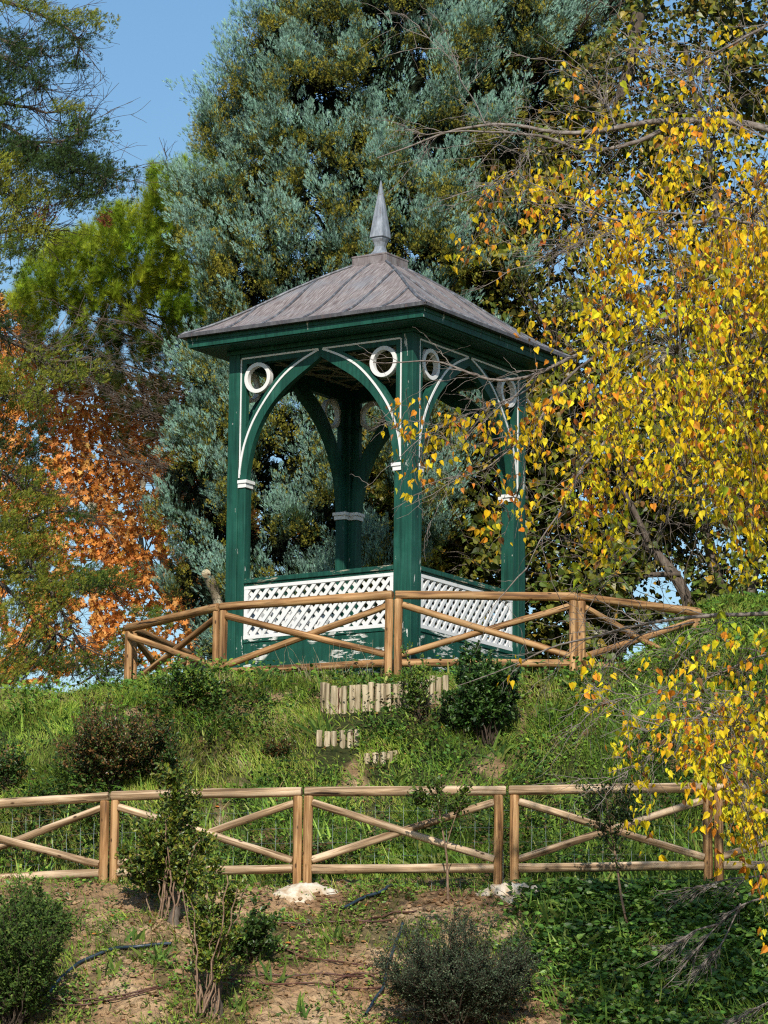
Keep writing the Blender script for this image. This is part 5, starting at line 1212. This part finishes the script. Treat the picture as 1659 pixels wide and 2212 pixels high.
p = [blades(7000, -5.2, 1.4, 34.3, 38.4, lambda x, y: sstep(.40, .62, fbm(x*2.6, y*2.6, 195)), .04, .12, .0045, STR+GC[:3], .7, seed=174), blades(60000, -5.2, 5.2, 34.0, 38.6, dL, .05, .15, .004, GC, seed=75), blades(3600, 1.0, 5.2, 34.0, 38.6, lambda x, y: sstep(.40, .6, fbm(x*1.6, y*1.6, 291)), .12, .28, .008, STR, .4, seed=271), blades(9000, -5.2, 5.2, 38.0, 38.9, lambda x, y: sstep(.42, .6, fbm(x*2, y*.5, 93)), .07, .17, .0042, GC, seed=76),
     blades(5000, -5.2, 1.6, 34.5, 38.2, lambda x, y: sstep(.45, .6, fbm(x*3, y*3, 94)), .04, .12, .003, [(.30, .24, .11), (.24, .17, .08), (.12, .13, .04)], .9, seed=77)]
tag(finish_leaves('grass', p, M['grass']), 'grass tufts on the bare lower slope', 'grass', kind='stuff')
# broad-leaved weeds between the fences
def rosettes(n, x0, x1, y0, y1, dens, per, rad, L, cols, lift=.06, seed=96, tm=LEAF_OVAL, wd=.55):
    x, y = scatter(n, x0, x1, y0, y1, dens); m = len(x); ix = np.repeat(np.arange(m), per); k = len(ix)
    px = x[ix]+rng.normal(0, rad, k); py = y[ix]+rng.normal(0, rad, k); sc_ = rng.uniform(.6, 1.35, m)[ix]; P = np.stack([px, py, H(px, py)+rng.uniform(.0, lift, k)*sc_], -1)
    a = np.arctan2(py-y[ix], px-x[ix])+rng.normal(0, .5, k); D = norm(np.stack([np.cos(a), np.sin(a), rng.uniform(-.1, .9, k)], -1)); cc = np.array(cols)
    L_ = L*sc_*rng.uniform(.7, 1.2, k); col = jit(cc[rng.choice(len(cc), m)][ix], .2, .06)
    return inst(*tm, P, D, norm(np.array([0, -.5, .9])+rv(k)*.5), L_, L_*wd, col)
WC = [(.08, .17, .022), (.13, .23, .028), (.20, .30, .04), (.05, .11, .018), (.09, .19, .04)]
p = [rosettes(900, -5.4, 5.4, 38.8, 43.2, lambda x, y: sstep(.48, .6, fbm(x*1.1, y*1.1, 99)), 30, .08, .048, WC, lift=.22),
     rosettes(1500, -5.4, 5.4, 38.8, 42.3, lambda x, y: sstep(.5, .6, fbm(x*1.3, y*1.3, 199)), 40, .10, .045, [(.03, .06, .014), (.05, .09, .018), (.10, .07, .025)], lift=.28),
     rosettes(6500, -5.4, 5.4, 38.7, 43.6, lambda x, y: greenness(x, y)*sstep(.42, .6, fbm(x*1.8, y*1.8, 97)), 12, .045, .040, WC),
     rosettes(1400, 1.8, 5.4, 42, 46.5, lambda x, y: .7+0*x, 12, .05, .05, WC),
     rosettes(500, -4.6, 5.4, 42.7, 43.6, lambda x, y: .8+0*x, 14, .05, .06, WC, lift=.12)]
tag(finish_leaves('weeds', p, M['lf']), 'low broad-leaved weeds among the grass', 'weeds', kind='stuff')
IV = [(.035, .085, .014), (.06, .13, .02), (.10, .20, .03), (.17, .28, .04)]
ivd = lambda x, y: sstep(1.2, 2.0, x+(fbm(x*1.3, y*1.3, 21)-.5)*1.2)*sstep(.28, .45, fbm(x*1.5, y*1.5, 98))*(1-sstep(38.1, 38.5, y))
p = [rosettes(5200, .6, 5.2, 33.4, 38.5, ivd, 12, .06, .055, IV, lift=.10, wd=.8, tm=LEAF_HEART),
     rosettes(2600, -5.2, 1.6, 33.8, 38.5, lambda x, y: np.clip(greenness(x, y)+.6*sstep(.45, .6, fbm(x*2.1, y*2.1, 196)), 0, 1), 9, .04, .038, IV[1:]+WC[1:3], lift=.07)]
tag(finish_leaves('ground_cover', p, M['lf_gloss']), 'shaded ivy-like ground cover and small weeds on the lower slope', 'ground cover', kind='stuff')
# fallen leaves and clods
n = 3600; x = rng.uniform(-5.2, 5.2, n); y = rng.uniform(34, 43.4, n); P = np.stack([x, y, H(x, y)+.012], -1)
tag(finish_leaves('fallen_leaves', [inst(*LEAF_OVAL, P, norm(rv(n)*np.array([1, 1, .2])), norm(np.array([0, -.3, 1])+rv(n)*.4), rng.uniform(.03, .07, n), rng.uniform(.02, .045, n), jit(np.array([(.30, .16, .06), (.22, .12, .05), (.40, .24, .08), (.45, .16, .04)])[rng.choice(4, n)], .2))], M['lf']), 'scattered dry brown leaves', 'fallen leaves', kind='stuff')
ico = np.array([(0, 0, 1), (.894, 0, .447), (.276, .851, .447), (-.724, .526, .447), (-.724, -.526, .447), (.276, -.851, .447), (.724, .526, -.447), (-.276, .851, -.447), (-.894, 0, -.447), (-.276, -.851, -.447), (.724, -.526, -.447), (0, 0, -1)])
icf = np.array([(0, 1, 2), (0, 2, 3), (0, 3, 4), (0, 4, 5), (0, 5, 1), (1, 6, 2), (2, 7, 3), (3, 8, 4), (4, 9, 5), (5, 10, 1), (2, 6, 7), (3, 7, 8), (4, 8, 9), (5, 9, 10), (1, 10, 6), (6, 11, 7), (7, 11, 8), (8, 11, 9), (9, 11, 10), (10, 11, 6)])
n = 15000; x = rng.uniform(-5.2, 3., n); y = rng.uniform(34, 38.8, n); r = .004+.030*rng.uniform(0, 1, n)**4; P = np.stack([x, y, H(x, y)+r*.3], -1)
V = P[:, None]+ico[None]*r[:, None, None]*(1+.3*rng.normal(0, 1, (n, 12, 1)))*np.array([1.2, 1.1, .8]); F = (icf[None]+(np.arange(n)*12)[:, None, None]).reshape(-1, 3)
o = link('soil_clods', raw_mesh('soil_clods', V.reshape(-1, 3), [F], [M['soil']], np.zeros((n*12, 3)))); tag(o, 'small clods and stones on the bare clay', 'clods', kind='stuff')
# twigs and straw lying about
n = 1500; P = np.stack([rng.uniform(-5.2, 5., n), rng.uniform(34, 38.9, n), np.zeros(n)], -1); P[:, 2] = H(P[:, 0], P[:, 1])+.012
G_ = grow(P, rv(n)*np.array([1, .7, .12]), rng.uniform(.05, .3, n), 5, .3); G_[..., 2] = np.maximum(G_[..., 2], H(G_[..., 0], G_[..., 1])+.004)
o = tube_obj('twig_litter', [(G_, np.linspace(.0032, .0016, 5)[None]*rng.uniform(.5, 1.4, (n, 1)))], M['stem'], None, (0, 0, 0)); tag(o, 'dry twigs and straw lying on the clay slope', 'litter', kind='stuff')
# dry grass stalks in front of the gazebo wall
B = ground(700, 1475); n = 46; P = B+np.stack([rng.normal(0, .28, n), rng.normal(0, .05, n), np.zeros(n)], -1); P[:, 2] = H(P[:, 0], P[:, 1])
G_ = grow(P, np.array([0, 0, 1])+rv(n)*.3, rng.uniform(.18, .5, n), 7, .4, -.05)
o = tube_obj('dry_grass', [(G_, np.linspace(.002, .0012, 7)[None]*np.ones((n, 1)))], M['stake'], None, (0, 0, 0)); tag(o, 'dry straw-coloured grass stalks before the gazebo wall', 'dry grass', kind='stuff')

# ------------------------------------------------------------------ light
SUN_EL, SUN_AZ = radians(35), radians(182)     # azimuth measured from +Y clockwise: behind the camera
W = bpy.data.worlds.new('World'); SC.world = W; W.use_nodes = True
ns = W.node_tree.nodes; ls = W.node_tree.links
sky = ns.new('ShaderNodeTexSky'); sky.sky_type = 'NISHITA'; sky.sun_disc = False
sky.sun_elevation = SUN_EL; sky.sun_rotation = SUN_AZ; sky.air_density = 1.25; sky.dust_density = .4; sky.ozone_density = 2.4
bg = ns['Background']; hs = ns.new('ShaderNodeHueSaturation'); hs.inputs['Saturation'].default_value = 1.2; ls.new(sky.outputs[0], hs.inputs['Color']); ls.new(hs.outputs[0], bg.inputs[0]); bg.inputs[1].default_value = .124
sd = bpy.data.lights.new('sun', 'SUN'); sd.energy = 5.0; sd.angle = radians(.53); sd.color = (1, .95, .86)
so = bpy.data.objects.new('sun', sd); COL.objects.link(so)
dv = Vector((-sin(SUN_AZ)*cos(SUN_EL), -cos(SUN_AZ)*cos(SUN_EL), -sin(SUN_EL)))
so.rotation_euler = dv.to_track_quat('-Z', 'Y').to_euler(); so.location = (0, 0, 30)
SC.view_settings.view_transform = 'Standard'; SC.view_settings.look = 'None'; SC.view_settings.exposure = 0
SC.render.engine = 'CYCLES'
SC.cycles.max_bounces = 4; SC.cycles.diffuse_bounces = 1; SC.cycles.transmission_bounces = 2; SC.cycles.glossy_bounces = 2
SC.cycles.use_denoising = False; SC.cycles.filter_width = 1.2; SC.cycles.sample_clamp_indirect = 3.0
